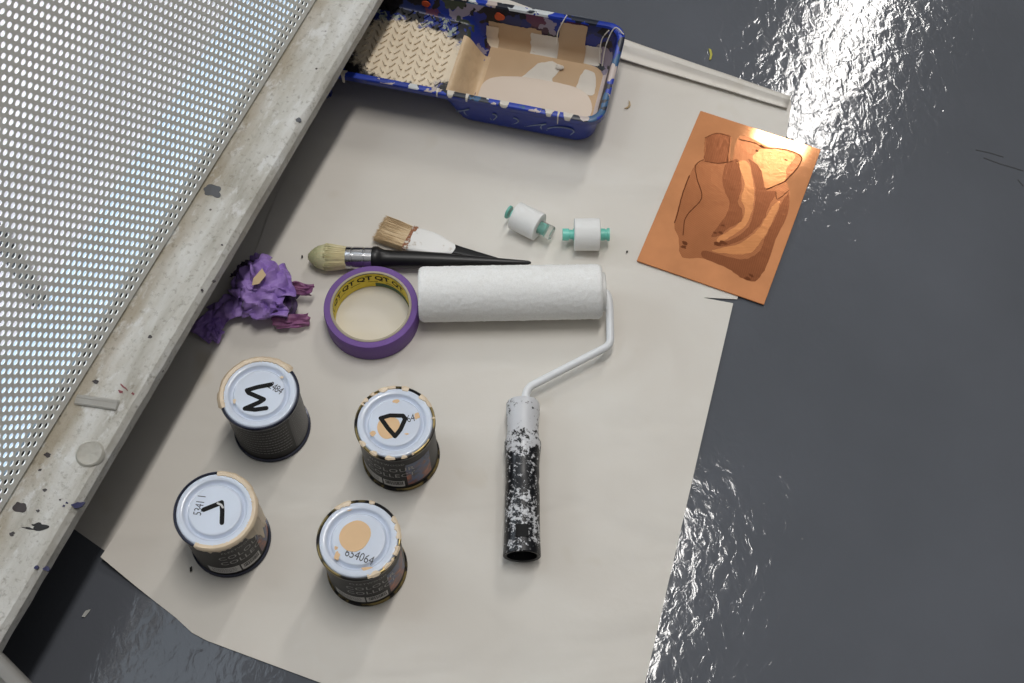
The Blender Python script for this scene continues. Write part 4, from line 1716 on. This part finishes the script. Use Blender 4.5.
XW0, XW1 = 0.013, 0.1468
YW = 0.0500
floor_patch([(XW0 + 0.002, -YW), (0.06, -YW), (0.11, -YW), (XW1 - 0.004, -YW + 0.006), (XW1, 0.0), (XW1 - 0.004, YW - 0.006), (0.10, YW), (0.05, YW), (XW0 + 0.002, YW)], 0.0046, M_TAN, 1, amp=0.0004, label='tan paint film on the well floor')
floor_patch([(0.058, 0.010), (0.076, 0.040), (0.098, 0.040), (0.094, 0.018), (0.100, 0.006)], 0.0050, M_OFFW, 4, label='off-white roller mark on the well floor')
floor_patch([(0.122, 0.012), (0.124, 0.040), (0.138, 0.036), (0.141, 0.008)], 0.0050, M_OFFW, 6, label='off-white paint in the well corner')
floor_patch([(0.024, -0.0495), (0.0195, -0.02), (0.026, 0.002), (0.055, 0.012), (0.095, 0.014), (0.128, 0.010), (0.1430, -0.006), (0.1435, -0.03), (0.136, -0.0485), (0.08, -0.0495)], 0.0078, M_WET, 2, 'paint_pool', 0.0006, label='pool of wet cream paint')
# slope between ramp and well coated tan
bm = bmesh.new()
prev = None
for i in range(15):
    x = -0.010 + 0.030 * i / 14
    row = [bm.verts.new((x, -0.0500 + 0.084 * j / 14, zf(x) + 0.0009 + 0.0004 * noise.noise(Vector((x * 150, j * 0.8, 1))))) for j in range(15)]
    if prev:
        for j in range(14):
            bm.faces.new((prev[j], row[j], row[j + 1], prev[j + 1]))
    prev = row
obj('slope_paint', bm, simple('cream_tan_slope_paint', (206, 178, 142), 0.4, vary=0.08, vscale=50, bump=(120, 0.0012)), tray)
# small cream lug where ramp meets far wall, lumps of dried paint, splash dots
wall_patch(0.010, 0.024, 0.0, 0.50, M_CREAM, 9, 0.0010, 0.04, label='cream paint lug on the far tray wall')
bm = bmesh.new()
bmesh.ops.create_icosphere(bm, subdivisions=3, radius=1)
for v in bm.verts:
    v.co = Vector((0.098 + v.co.x * 0.0045, 0.0355 + v.co.y * 0.0028, 0.0075 + v.co.z * 0.003)) + v.co * 0.0012 * noise.noise(v.co * 2.5)
obj('paint_lump', bm, M_OFFW, tray)
M_ORANGE = simple('orange_red_splash', (206, 84, 44), 0.4)
for x, h, r in ((0.024, 0.80, 0.0056), (-0.058, 0.55, 0.0048)):
    bm = bmesh.new()
    q = blob_outline(0, 0, r, r * 0.9, x * 100, amp=0.1)
    prism(bm, q, 0, 0.0006)
    for v in bm.verts:
        hh = h + v.co.y / 0.05
        if x < 0:
            p = Vector((x + v.co.x, WT / 2 - 0.0125 + 0.004 * (hh - 0.5) - v.co.z - 0.0004, 0.048 + v.co.y * 0.9))
        else:
            p = wall_pt(x + v.co.x, hh) + Vector((0, -v.co.z - 0.0002, 0))
        v.co = p
    obj('paint_splash', bm, M_ORANGE, tray, smooth=False)
# white strings of paint over the far right corner
for pts in ([(0.146, 0.058, 0.056), (0.140, 0.056, 0.044), (0.139, 0.0515, 0.030), (0.141, 0.046, 0.014)], [(0.163, 0.054, 0.0585), (0.152, 0.060, 0.0595), (0.1455, 0.050, 0.042), (0.1445, 0.040, 0.018)],
            [(0.098, 0.066, 0.0592), (0.094, 0.058, 0.053), (0.0905, 0.055, 0.040), (0.0908, 0.051, 0.026)]):
    bm = bmesh.new()
    tube(bm, smooth_path(pts, 6), 0.0007, 6)
    obj('paint_string', bm, M_OFFW, tray)
# drips over the near rim
for x, w_, l_, sd in ((-0.115, 0.007, 0.011, 1), (-0.012, 0.003, 0.005, 2), (0.020, 0.004, 0.004, 3), (0.118, 0.0025, 0.012, 4), (0.108, 0.010, 0.003, 5), (0.060, 0.012, 0.0025, 6), (0.128, 0.012, 0.004, 7), (0.002, 0.009, 0.003, 8)):
    bm = bmesh.new()
    prev = None
    for k in range(9):
        t = k / 8
        path = [(-WT / 2 + 0.0066, ZT0 + 0.0002), (-WT / 2 + 0.003, ZT0 + 0.0010), (-WT / 2 + 0.0008, ZT0 + 0.0007), (-WT / 2 - 0.0006, ZT0 - 0.001), (-WT / 2 - 0.0008, ZT0 - l_)]
        u = t * 4
        i = min(3, int(u)); f = u - i
        y = path[i][0] * (1 - f) + path[i + 1][0] * f
        z = path[i][1] * (1 - f) + path[i + 1][1] * f
        ww = w_ * (1 - 0.5 * t) * (0.9 + 0.4 * noise.noise(Vector((t * 4, sd, 0))))
        row = [bm.verts.new((x + ww * s, y + (0.0002 if s else -0.0002), z)) for s in (-0.5, 0, 0.5)]
        if prev:
            for j in range(2):
                bm.faces.new((prev[j], row[j], row[j + 1], prev[j + 1]))
        prev = row
    obj('rim_drip', bm, M_OFFW, tray)

# ------------------------------------------------------------------ crumpled purple tape
wc = W(262, 292, 0.022)
wad = thing('crumpled_tape', 'crumpled wad of used purple masking tape beside the bench ledge', 'crumpled tape', (wc.x, wc.y, 0.0034))


def m_wad(name, a, b):
    t = NT(name)
    v = t.coord()
    c = t.ramp(t.noise(v, 60, 4, 0.6), [(0.3, a), (0.7, b)])
    t.set(c, 0.6)
    t.b.inputs['Sheen Weight'].default_value = 0.1
    t.bump(t.noise(v, 90, 3, 0.5), 0.002, 0.5)
    return t.m


M_W1 = m_wad('crumpled_purple_tape', (132, 98, 182), (178, 146, 218))
M_W2 = m_wad('mauve_pink_tape_back', (112, 60, 112), (160, 104, 140))
M_W3 = m_wad('dark_shaded_purple_tape', (48, 30, 62), (70, 46, 90))  # darkened copy of the purple tape, shade put into the colour


def crumple_sheet(bm, center, ux, uy, w, h, seed, n=18, curl=0.5, amp=0.004):
    """creased rectangle of tape curving away at its borders"""
    nz = ux.cross(uy).normalized()
    grid = []
    for i in range(n + 1):
        row = []
        for j in range(n + 1):
            a, b = i / n - 0.5, j / n - 0.5
            q = Vector((a * 1.9 + seed, b * 1.9 - seed * 2, seed))
            rid = (1 - abs(noise.noise(q))) * 0.9 + 0.8 * abs(noise.noise(q * 1.9)) + 0.10 * noise.noise(q * 4.5)
            edge = 1 + 0.16 * noise.noise(Vector((a * 4, b * 4, seed + 9)))
            p = center + ux * (a * w * edge) + uy * (b * h * edge) + nz * (amp * (rid - 0.8) * 2 - curl * (a * a * w + b * b * h))
            p += ux * (0.12 * w * noise.noise(q * 1.3 + Vector((5, 0, 0)))) + uy * (0.12 * h * noise.noise(q * 1.3 + Vector((0, 7, 0))))
            p.z = max(0.0006, p.z)
            row.append(bm.verts.new(p))
        grid.append(row)
    for i in range(n):
        for j in range(n):
            bm.faces.new((grid[i][j], grid[i + 1][j], grid[i + 1][j + 1], grid[i][j + 1]))


def crumple_part(name, mat, items, label=None):
    bm = bmesh.new()
    for (c, ux, uy, w, h, sd, curl, amp) in items:
        crumple_sheet(bm, Vector(c), Vector(ux).normalized(), Vector(uy).normalized(), w, h, sd, curl=curl, amp=amp)
    o = obj(name, bm, mat, wad, angle=28)
    s = o.modifiers.new('thickness', 'SOLIDIFY'); s.thickness = 0.0003
    if label:
        o['label'] = label
    return o


# inner lump
bm = bmesh.new()
bmesh.ops.create_icosphere(bm, subdivisions=5, radius=1)
for v in bm.verts:
    d = v.co.normalized()
    q = d * 1.9
    r = 0.62 + 0.34 * (1 - abs(noise.noise(q + Vector((4, 2, 1))))) - 0.30 * abs(noise.noise(q * 1.6))
    v.co = Vector((d.x * 0.029 * r + 0.001, d.y * 0.031 * r, max(0.0008, 0.018 + d.z * 0.019 * r)))
obj('inner_wad', bm, M_W1, wad, angle=25)
crumple_part('tape_fold', M_W1, [((0.016, 0.008, 0.036), (1, 0.3, -0.45), (-0.3, 1, 0.1), 0.036, 0.040, 1.3, 0.55, 0.006)])
crumple_part('tape_fold', M_W1, [((-0.017, 0.004, 0.035), (0.9, 0.25, 0.5), (-0.3, 1, 0.0), 0.030, 0.030, 2.9, 0.6, 0.006)])
crumple_part('tape_fold', M_W1, [((0.004, -0.020, 0.031), (1, 0, 0), (0, 1, 0.75), 0.044, 0.030, 4.7, 0.5, 0.006)])
crumple_part('tape_fold', M_W1, [((-0.004, 0.033, 0.027), (1, 0.2, 0), (-0.2, 1, -0.6), 0.022, 0.028, 6.1, 0.5, 0.005)])
crumple_part('tape_fold', M_W3, [((-0.020, 0.026, 0.022), (0.7, 0.7, 0.2), (-0.6, 0.6, -0.5), 0.026, 0.026, 8.3, 0.5, 0.006)], 'purple fold with shade put into its colour')
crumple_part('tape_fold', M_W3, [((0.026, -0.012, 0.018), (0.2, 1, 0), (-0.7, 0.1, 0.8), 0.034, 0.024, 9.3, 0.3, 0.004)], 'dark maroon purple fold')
crumple_part('tape_tail', M_W2, [((0.036, 0.004, 0.017), (1, -0.2, 0.2), (0.2, 0.8, 0.5), 0.030, 0.013, 11.2, 0.3, 0.003)], 'curled mauve tape end')
crumple_part('tape_tail', M_W2, [((0.030, -0.030, 0.012), (1, 0.1, -0.1), (0.0, 0.9, 0.6), 0.036, 0.014, 13.4, 0.4, 0.003)], 'curled mauve tape end at the bottom')
crumple_part('tape_tail', M_W1, [((-0.037, -0.016, 0.014), (1, 0.5, 0.3), (-0.5, 1, 0.1), 0.034, 0.028, 15.0, 0.6, 0.005)])
crumple_part('tape_tail', M_W1, [((-0.052, -0.030, 0.009), (0.7, 1, 0.1), (-1, 0.6, 0.3), 0.030, 0.024, 17.5, 0.6, 0.005), ((-0.046, -0.040, 0.006), (1, -0.4, 0), (0.4, 1, 0.2), 0.016, 0.014, 19.1, 0.4, 0.003)])
bm = bmesh.new()
c = [(-0.004, 0.000, 0.0455), (0.004, 0.0105, 0.0470), (0.0085, 0.003, 0.0465), (0.002, -0.006, 0.0450), (-0.005, -0.007, 0.0440)]
vs = [bm.verts.new(p) for p in c]
bm.faces.new((vs[0], vs[1], vs[2], vs[3])); bm.faces.new((vs[0], vs[3], vs[4]))
o = obj('paper_scrap', bm, simple('beige_scrap', (222, 196, 156), 0.6), wad, smooth=False)
s = o.modifiers.new('thickness', 'SOLIDIFY'); s.thickness = 0.0008
tag(o, 'beige torn scrap stuck in the wad')


# ------------------------------------------------------------------ small litter
def flake(name, label, cat, pts, z, mat, h=0.001):
    w = [W(*p, z) for p in pts]
    c = sum(w, Vector()) / len(w)
    bm = bmesh.new()
    prism(bm, [(p.x - c.x, p.y - c.y) for p in w], 0.0, h)
    for v in bm.verts:
        v.co.z += 0.6 * h * (noise.noise(v.co * 260) + 0.35)
    o = obj(name, bm, mat, smooth=False)
    o.location = (c.x, c.y, z)
    return tag(o, label, cat)


flake('paint_flake', 'tiny curved yellow flake on the grey floor beyond the folded paper edge', 'flake', [(708.5, 49), (711, 50), (712.3, 55), (711, 60), (709, 60.5), (710, 55)], 0.0003, simple('yellow_flake', (176, 170, 60), 0.5))
flake('paint_flake', 'small tan curl of debris on the paper right of the tray', 'flake', [(628.5, 101), (630, 102.5), (630.6, 106), (628, 108.5), (624, 109), (627.5, 107), (629, 105)], 0.0026, simple('tan_curl', (182, 158, 118), 0.6))
flake('paper_chip', 'pale torn chip on the dark floor at lower left', 'chip', [(82, 617), (86, 611), (91, 609.5), (89, 613), (85, 617.5)], 0.0003, simple('pale_chip', (172, 172, 168), 0.6))
flake('crumb', 'black crumb on the paper just left of the L can', 'crumb', [(190, 568), (192, 566.5), (192, 571), (190.2, 572)], 0.0026, M_BLACK)
flake('crumb', 'dark crumb on the paper left of the round brush tip', 'crumb', [(301.5, 256), (303, 256), (303, 258), (301.5, 258)], 0.0026, M_BLACK)
flake('crumb', 'dark crumb on the paper left of the copper plate corner', 'crumb', [(626.2, 251.2), (628, 251.4), (627.6, 253), (626, 252.6)], 0.0026, M_BLACK)

# ------------------------------------------------------------------ light
w = bpy.data.worlds.new('room')
SC.world = w
w.use_nodes = True
bg = w.node_tree.nodes['Background']
wt = w.node_tree
tcw = wt.nodes.new('ShaderNodeTexCoord')
spw = wt.nodes.new('ShaderNodeSeparateXYZ')
wt.links.new(tcw.outputs['Generated'], spw.inputs[0])
crw = wt.nodes.new('ShaderNodeValToRGB')
for el, (p, c) in zip(crw.color_ramp.elements, ((0.50, (0.06, 0.06, 0.06, 1)), (0.80, (0.80, 0.80, 0.80, 1)))):
    el.position = p; el.color = c
wt.links.new(spw.outputs['Z'], crw.inputs[0])
wt.links.new(crw.outputs[0], bg.inputs[0])
bg.inputs[1].default_value = 0.52


def lamp(name, loc, target, sx, sy, power, col, rz=None, spread=None):
    la = bpy.data.lights.new(name, 'AREA')
    la.shape = 'RECTANGLE'
    la.size = sx; la.size_y = sy
    la.energy = power
    la.color = col
    if spread:
        la.spread = math.radians(spread)
    o = bpy.data.objects.new(name, la)
    COL.objects.link(o)
    o.location = loc
    if target is None:
        o.rotation_euler = (0, 0, rz)
    else:
        o.rotation_euler = (Vector(target) - Vector(loc)).to_track_quat('-Z', 'Y').to_euler()
    return o


rzl = math.atan2(1.0, 2.2) * -1
lamp('ceiling_lamp', (1.35, 3.62, 3.0), None, 0.20, 1.35, 50, (1.0, 0.97, 0.93), rzl)
lamp('ceiling_lamp', (0.20, 0.98, 3.0), None, 0.20, 1.35, 44, (1.0, 0.97, 0.93), rzl)
# skylight daylight over the bench side of the room
lamp('skylight', (-1.15, 1.3, 3.0), None, 0.7, 1.6, 9, (0.72, 0.86, 1.0), rzl)
# added bluish area light that brightens the boards behind the panel
bc = bench.location + nb * 0.24 + Vector((0, 0, HB))
lamp('board_fill_light', bc + nb * 1.1 + Vector((0.0, 0.0, 0.85)), bc, 1.0, 0.6, 7.0, (0.76, 0.88, 1.0), spread=70)

SC.view_settings.view_transform = 'Standard'
SC.view_settings.look = 'None'
SC.view_settings.gamma = 1.0
SC.view_settings.use_curve_mapping = False
SC.view_settings.exposure = -0.42
